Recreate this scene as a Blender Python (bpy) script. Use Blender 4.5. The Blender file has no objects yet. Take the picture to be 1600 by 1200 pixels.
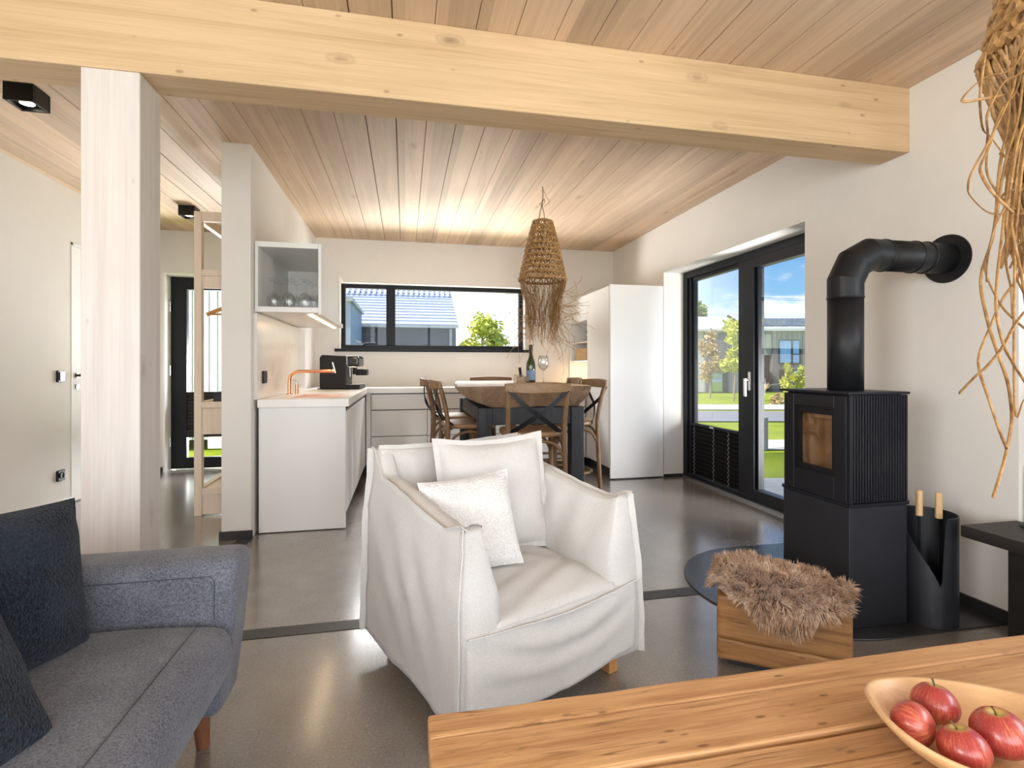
import bpy, bmesh, math, random
from math import sin, cos, pi, radians
from mathutils import Vector, Matrix, noise as mnoise

# ------------------------------------------------------------------ camera
F = 800.0                                  # focal length in pixels of the 1600 wide frame
TH = math.atan(167.0 / F)                  # yaw to the right of the room's long axis
CAMH = 1.09
HOR = 573.0
S = bpy.context.scene
COL = S.collection
cam_d = bpy.data.cameras.new('camera')
cam_d.sensor_width = 36.0
cam_d.lens = 36.0 * F / 1600.0
cam_d.shift_y = -(600.0 - HOR) / 1600.0
cam_d.clip_start = 0.02
cam_d.clip_end = 400
cam = bpy.data.objects.new('camera', cam_d)
cam.location = (0, 0, CAMH)
cam.rotation_euler = (pi / 2, 0, -TH)
COL.objects.link(cam)
S.camera = cam

S.view_settings.view_transform = 'Standard'
S.view_settings.look = 'None'
S.view_settings.gamma = 1.0
S.view_settings.use_curve_mapping = False
S.view_settings.exposure = 0.38

S.cycles.transparent_max_bounces = 40
S.cycles.max_bounces = 14
S.cycles.diffuse_bounces = 6

# ------------------------------------------------------------------ node helper
class NT:
    def __init__(s, tree):
        s.t = tree; s.n = tree.nodes; s.l = tree.links
    def node(s, kind, **kw):
        nd = s.n.new(kind)
        for k, v in kw.items():
            if k.startswith('i_'):
                key = k[2:]
                key = int(key) if key.isdigit() else key.replace('_', ' ')
                s.set(nd, key, v)
            else:
                setattr(nd, k, v)
        return nd
    def set(s, nd, key, v):
        inp = nd.inputs[key]
        if isinstance(v, bpy.types.NodeSocket):
            s.l.new(v, inp)
        else:
            if isinstance(v, (tuple, list)) and len(v) == 3 and inp.type == 'RGBA':
                v = (*v, 1)
            inp.default_value = v
    def math(s, op, a, b=0.0, c=0.0, clamp=False):
        nd = s.n.new('ShaderNodeMath'); nd.operation = op; nd.use_clamp = clamp
        s.set(nd, 0, a); s.set(nd, 1, b)
        if op in ('MULTIPLY_ADD', 'COMPARE', 'SMOOTH_MIN'): s.set(nd, 2, c)
        return nd.outputs[0]
    def mix(s, f, a, b, blend='MIX'):
        nd = s.n.new('ShaderNodeMix'); nd.data_type = 'RGBA'; nd.blend_type = blend
        s.set(nd, 0, f); s.set(nd, 6, a); s.set(nd, 7, b)
        return nd.outputs[2]
    def ramp(s, f, stops):
        nd = s.n.new('ShaderNodeValToRGB')
        cr = nd.color_ramp
        while len(cr.elements) < len(stops): cr.elements.new(0.5)
        for e, (p, c) in zip(cr.elements, stops):
            e.position = p
            e.color = (*c, 1) if len(c) == 3 else c
        s.set(nd, 0, f)
        return nd.outputs[0]
    def maprange(s, v, a, b, c, d):
        nd = s.n.new('ShaderNodeMapRange'); nd.clamp = True
        for i, x in enumerate((v, a, b, c, d)): s.set(nd, i, x)
        return nd.outputs[0]
    def noise(s, vec, scale, detail=4, rough=0.55, dist=0.0):
        nd = s.n.new('ShaderNodeTexNoise')
        if vec is not None: s.set(nd, 'Vector', vec)
        s.set(nd, 'Scale', scale); s.set(nd, 'Detail', detail); s.set(nd, 'Roughness', rough); s.set(nd, 'Distortion', dist)
        return nd.outputs[0]
    def voro(s, vec, scale, feature='F1', out=0, rnd=1.0):
        nd = s.n.new('ShaderNodeTexVoronoi'); nd.feature = feature
        if vec is not None: s.set(nd, 'Vector', vec)
        s.set(nd, 'Scale', scale); s.set(nd, 'Randomness', rnd)
        return nd.outputs[out]
    def mapping(s, vec, scale=(1, 1, 1), loc=(0, 0, 0), rot=(0, 0, 0)):
        nd = s.n.new('ShaderNodeMapping')
        s.set(nd, 'Vector', vec)
        nd.inputs['Scale'].default_value = scale; nd.inputs['Location'].default_value = loc; nd.inputs['Rotation'].default_value = rot
        return nd.outputs[0]
    def bump(s, h, strength=0.3, dist=0.01):
        nd = s.n.new('ShaderNodeBump')
        s.set(nd, 'Height', h); s.set(nd, 'Strength', strength); s.set(nd, 'Distance', dist)
        return nd.outputs[0]
    def obj(s):
        return s.n.new('ShaderNodeTexCoord').outputs['Object']

# ------------------------------------------------------------------ world: bright summer sky, bluer towards the south-east, hazy white to the north
w = bpy.data.worlds.new('sky'); S.world = w; w.use_nodes = True
T = NT(w.node_tree); w.node_tree.nodes.clear()
dirv = T.node('ShaderNodeTexCoord').outputs['Generated']
sx = T.node('ShaderNodeSeparateXYZ'); T.set(sx, 0, dirv)
blue = T.ramp(sx.outputs[2], [(0.0, (0.42, 0.72, 0.93)), (0.09, (0.20, 0.54, 0.88)), (0.28, (0.07, 0.33, 0.76)), (1.0, (0.06, 0.25, 0.7))])
cm = T.mapping(dirv, scale=(2.2, 2.2, 6.5), loc=(0.35, 0.2, 0.12))
cl = T.noise(cm, 1.9, 6, 0.6, 0.3)
clm = T.maprange(cl, 0.56, 0.70, 0.0, 1.0)
skyc = T.mix(clm, blue, (1.15, 1.15, 1.12))
hz = T.math('SUBTRACT', T.math('MULTIPLY', sx.outputs[1], 0.9), T.math('MULTIPLY', sx.outputs[0], 1.12))
hzm = T.maprange(hz, 0.0, 0.45, 0.0, 1.0)
skyc = T.mix(hzm, skyc, (1.35, 1.38, 1.42))
bg = T.node('ShaderNodeBackground'); T.set(bg, 'Color', skyc); T.set(bg, 'Strength', 1.0)
wo = T.node('ShaderNodeOutputWorld'); T.l.new(bg.outputs[0], wo.inputs[0])

# ------------------------------------------------------------------ sun, and added area fill lamps outside the openings of the house
def lamp(name, kind, loc, rot, energy, color=(1, 1, 1), **kw):
    d = bpy.data.lights.new(name, kind); d.energy = energy; d.color = color
    for k, v in kw.items(): setattr(d, k, v)
    o = bpy.data.objects.new(name, d); o.location = loc; o.rotation_euler = rot
    COL.objects.link(o); return o
def aim(v):
    return Vector(v).to_track_quat('-Z', 'Y').to_euler()
lamp('sun', 'SUN', (-20, -5, 30), aim((0.70, 0.12, -0.80)), 4.2, (1.0, 0.95, 0.86), angle=0.02)
# added fill lamps outside the rear glazing, the bay and the left opening
lamp('fill_rear', 'AREA', (-0.1, -2.62, 1.35), aim((0, 1, 0.08)), 140, (0.985, 0.988, 1.0), shape='RECTANGLE', size=4.4, size_y=2.2)
lamp('fill_bay', 'AREA', (3.1, -0.5, 1.45), aim((-1, 0.05, -0.05)), 80, (0.97, 0.98, 1.0), shape='RECTANGLE', size=2.0, size_y=1.5)
lamp('fill_left', 'AREA', (-3.0, -0.9, 1.35), aim((1, 0.25, 0.16)), 100, (0.98, 0.985, 1.0), shape='RECTANGLE', size=1.6, size_y=1.5)
# added fill lamps out of view beyond terrace, kitchen window and entry door
lamp('fill_terrace', 'AREA', (3.35, 2.45, 0.62), aim((-1, 0.22, 0.30)), 125, (0.98, 0.985, 1.0), shape='RECTANGLE', size=1.1, size_y=1.1)
lamp('fill_kitchen', 'AREA', (0.35, 7.6, 3.2), aim((0.0, -1, -0.85)), 420, (0.98, 0.985, 1.0), shape='RECTANGLE', size=2.6, size_y=1.1)
lamp('fill_kitchen_low', 'AREA', (0.35, 7.3, 0.75), aim((0.0, -1, 0.55)), 120, (0.99, 0.985, 0.97), shape='RECTANGLE', size=2.6, size_y=0.75)
lamp('fill_hall', 'AREA', (-1.75, 7.9, 0.62), aim((-0.1, -1, 0.08)), 300, (0.98, 0.985, 1.0), shape='RECTANGLE', size=1.35, size_y=1.2)

# ------------------------------------------------------------------ mesh builder
class MB:
    def __init__(s): s.v = []; s.f = []
    def add(s, vs, fs, M=None):
        off = len(s.v)
        if M is not None: vs = [M @ Vector(p) for p in vs]
        s.v.extend([tuple(p) for p in vs]); s.f.extend([tuple(i + off for i in f) for f in fs])
        return s
    def box(s, x0, x1, y0, y1, z0, z1, M=None):
        vs = [(x0, y0, z0), (x1, y0, z0), (x1, y1, z0), (x0, y1, z0), (x0, y0, z1), (x1, y0, z1), (x1, y1, z1), (x0, y1, z1)]
        fs = [(0, 3, 2, 1), (4, 5, 6, 7), (0, 1, 5, 4), (1, 2, 6, 5), (2, 3, 7, 6), (3, 0, 4, 7)]
        return s.add(vs, fs, M)
    def prism(s, poly, a, b, axis='z', M=None):
        n = len(poly)
        def pt(p, h):
            if axis == 'z': return (p[0], p[1], h)
            if axis == 'y': return (p[0], h, p[1])
            return (h, p[0], p[1])
        vs = [pt(p, a) for p in poly] + [pt(p, b) for p in poly]
        fs = [tuple(range(n - 1, -1, -1)), tuple(range(n, 2 * n))]
        fs += [(i, (i + 1) % n, n + (i + 1) % n, n + i) for i in range(n)]
        return s.add(vs, fs, M)
    def tube(s, pts, r, n=8, cap=True, flat=1.0, closed=False, M=None):
        pts = [Vector(p) for p in pts]; m = len(pts)
        rr = list(r) if isinstance(r, (list, tuple)) else [r] * m
        tan = []
        for i in range(m):
            a = pts[i - 1] if (i > 0 or closed) else pts[i]
            b = pts[(i + 1) % m] if (i < m - 1 or closed) else pts[i]
            d = b - a
            tan.append(d.normalized() if d.length > 1e-9 else Vector((0, 0, 1)))
        up = Vector((0, 0, 1)) if abs(tan[0].z) < 0.9 else Vector((1, 0, 0))
        nrm = (up - tan[0] * up.dot(tan[0])).normalized()
        vs = []; fs = []
        for i in range(m):
            nrm = nrm - tan[i] * nrm.dot(tan[i])
            nrm = nrm.normalized() if nrm.length > 1e-6 else tan[i].orthogonal().normalized()
            bn = tan[i].cross(nrm)
            for k in range(n):
                a = 2 * pi * k / n
                vs.append(pts[i] + (nrm * cos(a) * flat + bn * sin(a)) * rr[i])
        for i in range(m if closed else m - 1):
            j = (i + 1) % m
            for k in range(n):
                fs.append((i * n + k, i * n + (k + 1) % n, j * n + (k + 1) % n, j * n + k))
        if cap and not closed:
            fs.append(tuple(range(n - 1, -1, -1))); fs.append(tuple((m - 1) * n + k for k in range(n)))
        return s.add(vs, fs, M)
    def lathe(s, prof, n=32, c=(0, 0, 0), M=None):
        vs = []; fs = []; m = len(prof)
        for r, z in prof:
            for k in range(n):
                a = 2 * pi * k / n
                vs.append((c[0] + r * cos(a), c[1] + r * sin(a), c[2] + z))
        for i in range(m - 1):
            for k in range(n):
                fs.append((i * n + k, i * n + (k + 1) % n, (i + 1) * n + (k + 1) % n, (i + 1) * n + k))
        if prof[0][0] > 1e-6: fs.append(tuple(range(n - 1, -1, -1)))
        if prof[-1][0] > 1e-6: fs.append(tuple((m - 1) * n + k for k in range(n)))
        return s.add(vs, fs, M)
    def cyl(s, c, r, z0, z1, n=24, M=None):
        return s.lathe([(r, z0), (r, z1)], n, (c[0], c[1], 0), M)
    def grid(s, fn, nu, nv, cu=False, M=None):
        # fn(u, v) with u, v in 0..1
        vs = []; fs = []
        mu = nu if cu else nu + 1
        for i in range(mu):
            for j in range(nv + 1):
                vs.append(fn(i / nu, j / nv))
        for i in range(nu):
            for j in range(nv):
                a = i * (nv + 1) + j; b = ((i + 1) % mu) * (nv + 1) + j
                fs.append((a, b, b + 1, a + 1))
        return s.add(vs, fs, M)
    def block(s, fn, n, M=None):
        # a closed box skin, fn(u,v,w) maps the unit cube
        nx, ny, nz = n
        idx = {}; vs = []; fs = []
        def vid(i, j, k):
            key = (i, j, k)
            if key not in idx:
                idx[key] = len(vs); vs.append(fn(i / nx, j / ny, k / nz))
            return idx[key]
        for i in range(nx):
            for j in range(ny):
                fs.append((vid(i, j, 0), vid(i, j + 1, 0), vid(i + 1, j + 1, 0), vid(i + 1, j, 0)))
                fs.append((vid(i, j, nz), vid(i + 1, j, nz), vid(i + 1, j + 1, nz), vid(i, j + 1, nz)))
        for i in range(nx):
            for k in range(nz):
                fs.append((vid(i, 0, k), vid(i + 1, 0, k), vid(i + 1, 0, k + 1), vid(i, 0, k + 1)))
                fs.append((vid(i, ny, k), vid(i, ny, k + 1), vid(i + 1, ny, k + 1), vid(i + 1, ny, k)))
        for j in range(ny):
            for k in range(nz):
                fs.append((vid(0, j, k), vid(0, j, k + 1), vid(0, j + 1, k + 1), vid(0, j + 1, k)))
                fs.append((vid(nx, j, k), vid(nx, j + 1, k), vid(nx, j + 1, k + 1), vid(nx, j, k + 1)))
        return s.add(vs, fs, M)
    def ball(s, c, r, n=12, m=8, sq=(1, 1, 1)):
        prof = [(max(r * sin(pi * i / m), 0.0), -r * cos(pi * i / m)) for i in range(m + 1)]
        vs = []; fs = []
        for q, z in prof:
            for k in range(n):
                a = 2 * pi * k / n
                vs.append((c[0] + q * cos(a) * sq[0], c[1] + q * sin(a) * sq[1], c[2] + z * sq[2]))
        for i in range(m):
            for k in range(n):
                fs.append((i * n + k, i * n + (k + 1) % n, (i + 1) * n + (k + 1) % n, (i + 1) * n + k))
        return s.add(vs, fs)
    def build(s, name, mat, parent=None, bevel=0, smooth=False, seg=2, sub=0, world=True, weld=False):
        me = bpy.data.meshes.new(name)
        off = Vector((0, 0, 0))
        if parent is not None and world:
            p = parent
            Mx = Matrix.Identity(4)
            while p is not None:
                Mx = p.matrix_basis @ Mx; p = p.parent
            inv = Mx.inverted()
            vs = [tuple(inv @ Vector(q)) for q in s.v]
        else:
            vs = s.v
        me.from_pydata(vs, [], s.f); me.update()
        if weld:
            bm = bmesh.new(); bm.from_mesh(me); bmesh.ops.remove_doubles(bm, verts=bm.verts, dist=1e-5); bmesh.ops.recalc_face_normals(bm, faces=bm.faces); bm.to_mesh(me); bm.free()
        if smooth:
            me.polygons.foreach_set('use_smooth', [True] * len(me.polygons))
        o = bpy.data.objects.new(name, me); COL.objects.link(o)
        if mat is not None: me.materials.append(mat)
        if parent is not None: o.parent = parent
        if bevel:
            b = o.modifiers.new('edge', 'BEVEL'); b.width = bevel; b.segments = seg; b.limit_method = 'ANGLE'; b.angle_limit = radians(35)
            b.harden_normals = False
            if not smooth and seg > 2: me.polygons.foreach_set('use_smooth', [False] * len(me.polygons))
        if sub:
            m = o.modifiers.new('round', 'SUBSURF'); m.levels = sub; m.render_levels = sub
        return o

def thing(name, label, cat, loc=(0, 0, 0), rotz=0.0, group=None):
    o = bpy.data.objects.new(name, None); o.empty_display_size = 0.1
    o.location = loc; o.rotation_euler = (0, 0, rotz); COL.objects.link(o)
    o['label'] = label; o['category'] = cat
    if group: o['group'] = group
    return o
def tag(o, label, cat, group=None, kind=None):
    o['label'] = label; o['category'] = cat
    if group: o['group'] = group
    if kind: o['kind'] = kind
    return o
def struct(o):
    o['kind'] = 'structure'; return o
def dup(root, loc, rotz, label, group=None):
    r = root.copy(); COL.objects.link(r); r.location = loc; r.rotation_euler = (0, 0, rotz)
    r['label'] = label
    if group: r['group'] = group
    for ch in list(root.children):
        c = ch.copy(); COL.objects.link(c); c.parent = r
        for g in ch.children:
            d = g.copy(); COL.objects.link(d); d.parent = c
    return r
def sm(a, b, x):
    t = min(1, max(0, (x - a) / (b - a))); return t * t * (3 - 2 * t)
def lerp(a, b, t): return a + (b - a) * t
def bez(pts, n):
    # Catmull-Rom through the points
    P = [Vector(p) for p in pts]; P = [P[0] * 2 - P[1]] + P + [P[-1] * 2 - P[-2]]
    out = []
    segs = len(P) - 3
    for i in range(segs):
        a, b, c, d = P[i:i + 4]
        for k in range(n):
            t = k / n
            out.append(0.5 * ((2 * b) + (c - a) * t + (2 * a - 5 * b + 4 * c - d) * t * t + (3 * b - a - 3 * c + d) * t ** 3))
    out.append(P[-2]); return out

# ------------------------------------------------------------------ materials
def newmat(name):
    m = bpy.data.materials.new(name); m.use_nodes = True
    t = NT(m.node_tree); b = m.node_tree.nodes['Principled BSDF']
    return m, t, b
def plain(name, c, rough=0.5, metal=0.0, var=0.06, scale=6.0, bump=0.0, bscale=120.0, spec=0.5, sheen=0.0):
    m, t, b = newmat(name)
    co = t.obj()
    n = t.noise(co, scale, 5, 0.6)
    lo = tuple(x * (1 - var) for x in c); hi = tuple(min(1, x * (1 + var)) for x in c)
    t.set(b, 'Base Color', t.ramp(n, [(0.3, lo), (0.7, hi)]))
    t.set(b, 'Roughness', rough); t.set(b, 'Metallic', metal); t.set(b, 'Specular IOR Level', spec)
    if sheen: t.set(b, 'Sheen Weight', sheen)
    if bump:
        t.set(b, 'Normal', t.bump(t.noise(co, bscale, 4, 0.6), bump, 0.003))
    return m
def wood(name, c1, c2, axis='x', along=1.2, across=14.0, rough=0.5, knots=0.0, plank=None, wear=0.0, dark=(0.12, 0.07, 0.04), bump=0.15, pv=0.22, kscale=3.0, spec=0.4, streak=0.5, cracks=0.0):
    m, t, b = newmat(name)
    co = t.obj()
    ax = 'xyz'.index(axis)
    vec = co
    if plank:
        pax, width, off = plank
        sep = t.node('ShaderNodeSeparateXYZ'); t.set(sep, 0, co)
        idx = t.math('FLOOR', t.math('DIVIDE', t.math('ADD', sep.outputs[pax], off), width))
        wn = t.node('ShaderNodeTexWhiteNoise'); wn.noise_dimensions = '1D'; t.set(wn, 'W', idx)
        va = t.node('ShaderNodeVectorMath'); va.operation = 'MULTIPLY_ADD'
        t.set(va, 0, wn.outputs['Color']); va.inputs[1].default_value = (9, 9, 9); t.set(va, 2, co)
        vec = va.outputs[0]
    sc = [across] * 3; sc[ax] = along
    mp = t.mapping(vec, scale=tuple(sc))
    n1 = t.noise(mp, 1.0, 8, 0.62, 0.9)
    sc2 = [across * 7] * 3; sc2[ax] = along * 2.5
    n2 = t.noise(t.mapping(vec, scale=tuple(sc2)), 1.0, 4, 0.6, 0.2)
    nb = t.noise(vec, 1.6, 3, 0.5)
    f = t.math('ADD', t.math('MULTIPLY', n1, 0.7), t.math('MULTIPLY', n2, 0.3))
    col = t.ramp(f, [(0.36, c2), (0.5, tuple(lerp(a, q, 0.6) for a, q in zip(c2, c1))), (0.62, c1)])
    col = t.mix(t.math('MULTIPLY', t.maprange(nb, 0.4, 0.7, 0, 1), streak * 0.5), col, c2)
    if plank:
        v = t.maprange(wn.outputs['Value'], 0, 1, 1 - pv, 1 + pv * 0.45)
        cx = t.node('ShaderNodeCombineXYZ')
        for i in range(3): t.set(cx, i, v)
        col = t.mix(1.0, col, cx.outputs[0], 'MULTIPLY')
    if knots:
        sk = [kscale] * 3; sk[ax] = kscale * 0.42
        vd = t.voro(t.mapping(vec, scale=tuple(sk)), 1.0)
        kn = t.math('ADD', vd, t.math('MULTIPLY', t.noise(vec, 30, 3), 0.05))
        km = t.maprange(kn, 0.055, 0.115, knots, 0.0)
        ring = t.maprange(t.math('ABSOLUTE', t.math('SUBTRACT', kn, 0.12)), 0.0, 0.03, knots * 0.35, 0.0)
        col = t.mix(t.math('MAXIMUM', km, ring), col, dark)
        sk2 = [kscale * 2.6] * 3; sk2[ax] = kscale * 1.3
        pk = t.voro(t.mapping(vec, scale=tuple(sk2), loc=(3.1, 7.7, 1.9)), 1.0)
        col = t.mix(t.maprange(pk, 0.05, 0.10, knots * 0.75, 0.0), col, dark)
    if wear:
        wv = t.noise(t.mapping(vec, scale=tuple((2.5 if i == ax else 16) for i in range(3))), 1.0, 7, 0.7, 1.2)
        col = t.mix(t.maprange(wv, 0.585, 0.70, 0, wear), col, dark)
    if cracks:
        sc3 = [38.0] * 3; sc3[ax] = 1.3
        cn = t.noise(t.mapping(vec, scale=tuple(sc3)), 1.0, 3, 0.5, 0.8)
        cm_ = t.noise(vec, 3.5, 3, 0.6)
        cl_ = t.math('MULTIPLY', t.maprange(t.math('ABSOLUTE', t.math('SUBTRACT', cn, 0.5)), 0.004, 0.020, cracks, 0.0), t.maprange(cm_, 0.48, 0.60, 0.0, 1.0))
        col = t.mix(cl_, col, dark)
        sp_ = t.voro(t.mapping(vec, scale=tuple((9.0 if i == ax else 30.0) for i in range(3))), 1.0)
        col = t.mix(t.maprange(sp_, 0.07, 0.13, cracks * 0.8, 0.0), col, dark)
    t.set(b, 'Base Color', col); t.set(b, 'Roughness', rough); t.set(b, 'Specular IOR Level', spec)
    if bump: t.set(b, 'Normal', t.bump(f, bump, 0.004))
    return m
def fabric(name, c1, c2, fine=260.0, coarse=7.0, rough=0.95, bump=0.35, sheen=0.2, weave=0.0, wscale=420.0):
    m, t, b = newmat(name)
    co = t.obj()
    n = t.noise(co, fine, 3, 0.7); n2 = t.noise(co, coarse, 4, 0.55)
    f = t.math('ADD', t.math('MULTIPLY', n, 0.75), t.math('MULTIPLY', n2, 0.25))
    t.set(b, 'Base Color', t.ramp(f, [(0.36, c2), (0.62, c1)]))
    t.set(b, 'Roughness', rough); t.set(b, 'Specular IOR Level', 0.15); t.set(b, 'Sheen Weight', sheen)
    h = n
    if weave:
        v = t.voro(co, wscale)
        h = t.math('ADD', t.math('MULTIPLY', v, -weave), n)
    t.set(b, 'Normal', t.bump(h, bump, 0.004))
    return m
def glassy(name, tint=(1, 1, 1), refl=0.06, rough=0.0):
    # thin pane: clear, with mirror reflection growing at grazing angles
    m, t, b = newmat(name)
    t.n.remove(b)
    tr = t.node('ShaderNodeBsdfTransparent'); t.set(tr, 0, tint)
    gl = t.node('ShaderNodeBsdfGlossy'); t.set(gl, 'Roughness', rough)
    lw = t.node('ShaderNodeLayerWeight'); t.set(lw, 'Blend', 0.25)
    f = t.math('MULTIPLY_ADD', lw.outputs['Fresnel'], 0.25, refl, clamp=True)
    mx = t.node('ShaderNodeMixShader'); t.set(mx, 0, f)
    t.l.new(tr.outputs[0], mx.inputs[1]); t.l.new(gl.outputs[0], mx.inputs[2])
    t.l.new(mx.outputs[0], t.n['Material Output'].inputs[0])
    return m
def emit(name, c, strength):
    m, t, b = newmat(name)
    t.set(b, 'Base Color', c); t.set(b, 'Emission Color', c); t.set(b, 'Emission Strength', strength)
    return m

def srgb(r, g, b):
    def f(x):
        x /= 255.0
        return x / 12.92 if x <= 0.04045 else ((x + 0.055) / 1.055) ** 2.4
    return (f(r), f(g), f(b))

# plaster
def plaster(name, c):
    m, t, b = newmat(name)
    co = t.obj()
    n1 = t.noise(co, 1.3, 5, 0.6, 0.4); n2 = t.noise(co, 9, 5, 0.65)
    f = t.math('ADD', t.math('MULTIPLY', n1, 0.65), t.math('MULTIPLY', n2, 0.35))
    t.set(b, 'Base Color', t.ramp(f, [(0.3, tuple(x * 0.93 for x in c)), (0.68, c)]))
    t.set(b, 'Roughness', 0.9); t.set(b, 'Specular IOR Level', 0.2)
    t.set(b, 'Normal', t.bump(t.noise(co, 60, 5, 0.6), 0.05, 0.004))
    return m
M = {}
M['plaster'] = plaster('plaster', (0.78, 0.75, 0.70))
M['white_lacquer'] = plain('white_lacquer', (0.80, 0.79, 0.765), 0.45, var=0.015, scale=2)
M['reveal_white'] = plain('reveal_white', (0.86, 0.86, 0.85), 0.8, var=0.02)
M['worktop'] = plain('worktop', (0.86, 0.84, 0.80), 0.3, var=0.03, scale=5)
M['black_frame'] = plain('black_frame', (0.008, 0.009, 0.012), 0.4, var=0.1, spec=0.25)
M['black_skirting'] = plain('black_skirting', (0.02, 0.02, 0.021), 0.5, var=0.15)
M['black_plastic'] = plain('black_plastic', (0.008, 0.008, 0.009), 0.35, var=0.1, spec=0.3)
M['black_steel'] = plain('black_steel', (0.009, 0.0095, 0.011), 0.45, var=0.2, scale=30, bump=0.05, bscale=400, spec=0.3)
M['black_steel_fine'] = plain('black_steel_fine', (0.010, 0.0105, 0.014), 0.4, var=0.12, spec=0.3)
M['strip_steel'] = plain('strip_steel', (0.045, 0.043, 0.042), 0.45, var=0.15)
M['hearth_steel'] = plain('hearth_steel', (0.03, 0.032, 0.036), 0.28, metal=0.0, var=0.15, spec=0.7)
M['chrome'] = plain('chrome', (0.75, 0.75, 0.76), 0.15, metal=1.0, var=0.02)
M['copper'] = plain('copper', (0.80, 0.40, 0.22), 0.25, metal=1.0, var=0.05)
M['glass'] = glassy('glass', refl=0.008)
M['glass_clear'] = glassy('glass_clear', (0.975, 0.98, 0.98), 0.05)
M['glass_stove'] = glassy('glass_stove', (0.88, 0.79, 0.68), 0.02)
M['wine_green'] = plain('wine_green', (0.035, 0.05, 0.012), 0.08, var=0.1, spec=0.8)
M['beam_wood'] = wood('beam_wood', (0.66, 0.475, 0.285), (0.50, 0.335, 0.185), 'x', 0.9, 26, 0.6, knots=0.75, dark=(0.22, 0.14, 0.08), kscale=4.2, bump=0.06)
M['post_wood'] = wood('post_wood', (0.68, 0.635, 0.60), (0.57, 0.515, 0.475), 'z', 0.8, 16, 0.6, knots=0.55, dark=(0.36, 0.28, 0.23), kscale=4.5, bump=0.05)
M['ceiling_wood'] = wood('ceiling_wood', (0.72, 0.54, 0.38), (0.56, 0.40, 0.27), 'y', 0.7, 13, 0.55, knots=0.5, dark=(0.26, 0.16, 0.10), plank=(0, 0.17, 0.0), kscale=4.0, bump=0.06)
M['gap_dark'] = plain('gap_dark', (0.05, 0.03, 0.02), 0.9)
M['wardrobe_wood'] = wood('wardrobe_wood', (0.80, 0.70, 0.58), (0.70, 0.58, 0.46), 'z', 1.0, 16, 0.6, bump=0.04)
M['table_wood'] = wood('table_wood', (0.62, 0.36, 0.165), (0.36, 0.17, 0.065), 'x', 2.2, 34, 0.5, knots=0.7, wear=0.75, cracks=0.85, dark=(0.11, 0.05, 0.02), kscale=2.2, bump=0.25, plank=(1, 0.128, 0.03), pv=0.10)
M['block_wood'] = wood('block_wood', (0.42, 0.215, 0.075), (0.20, 0.085, 0.028), 'x', 2.2, 26, 0.45, knots=0.6, wear=0.5, cracks=0.8, dark=(0.08, 0.035, 0.015), kscale=3.5, bump=0.25)
M['bowl_wood'] = wood('bowl_wood', (0.72, 0.46, 0.24), (0.58, 0.34, 0.15), 'x', 3, 22, 0.4, bump=0.04)
M['slab_wood'] = wood('slab_wood', (0.25, 0.16, 0.095), (0.10, 0.06, 0.032), 'y', 3, 11, 0.5, knots=0.7, wear=0.6, dark=(0.06, 0.035, 0.02), kscale=5, bump=0.3)
M['slab_top'] = wood('slab_top', (0.62, 0.47, 0.32), (0.45, 0.31, 0.18), 'y', 2, 12, 0.3, bump=0.1, spec=0.6)
M['chair_wood'] = wood('chair_wood', (0.25, 0.145, 0.07), (0.13, 0.068, 0.03), 'z', 4, 30, 0.45, bump=0.08)
M['rail_wood'] = wood('rail_wood', (0.30, 0.185, 0.095), (0.17, 0.095, 0.042), 'x', 4, 30, 0.45, bump=0.08)
M['oak_leg'] = wood('oak_leg', (0.60, 0.32, 0.12), (0.45, 0.20, 0.06), 'z', 4, 30, 0.4, bump=0.05)
M['walnut_leg'] = wood('walnut_leg', (0.26, 0.11, 0.05), (0.16, 0.06, 0.03), 'z', 4, 30, 0.4, bump=0.05)
M['painted_black_wood'] = wood('painted_black_wood', (0.035, 0.037, 0.042), (0.014, 0.015, 0.018), 'z', 3, 16, 0.55, wear=0.45, dark=(0.20, 0.17, 0.14), bump=0.2)
M['bench_wood'] = wood('bench_wood', (0.035, 0.028, 0.024), (0.014, 0.012, 0.011), 'y', 2, 18, 0.5, bump=0.15)
M['handle_wood'] = wood('handle_wood', (0.72, 0.50, 0.27), (0.60, 0.38, 0.18), 'z', 6, 40, 0.5, bump=0.03)
M['crate_wood'] = wood('crate_wood', (0.68, 0.47, 0.26), (0.52, 0.33, 0.16), 'y', 6, 40, 0.5, bump=0.03)
M['linen'] = fabric('linen', (0.65, 0.635, 0.612), (0.52, 0.506, 0.483), 330, 5, bump=0.12)
M['linen_seam'] = fabric('linen_seam', (0.66, 0.645, 0.615), (0.52, 0.503, 0.475), 330, 6, bump=0.12)
M['boucle_white'] = fabric('boucle_white', (0.84, 0.83, 0.81), (0.66, 0.65, 0.64), 160, 5, bump=0.7, weave=1.3, wscale=150)
M['sofa_gray'] = fabric('sofa_gray', (0.20, 0.212, 0.25), (0.058, 0.064, 0.083), 240, 9, bump=0.35)
M['navy_weave'] = fabric('navy_weave', (0.024, 0.038, 0.060), (0.003, 0.005, 0.009), 150, 9, bump=0.8, weave=1.4, wscale=170, sheen=0.1)
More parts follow.
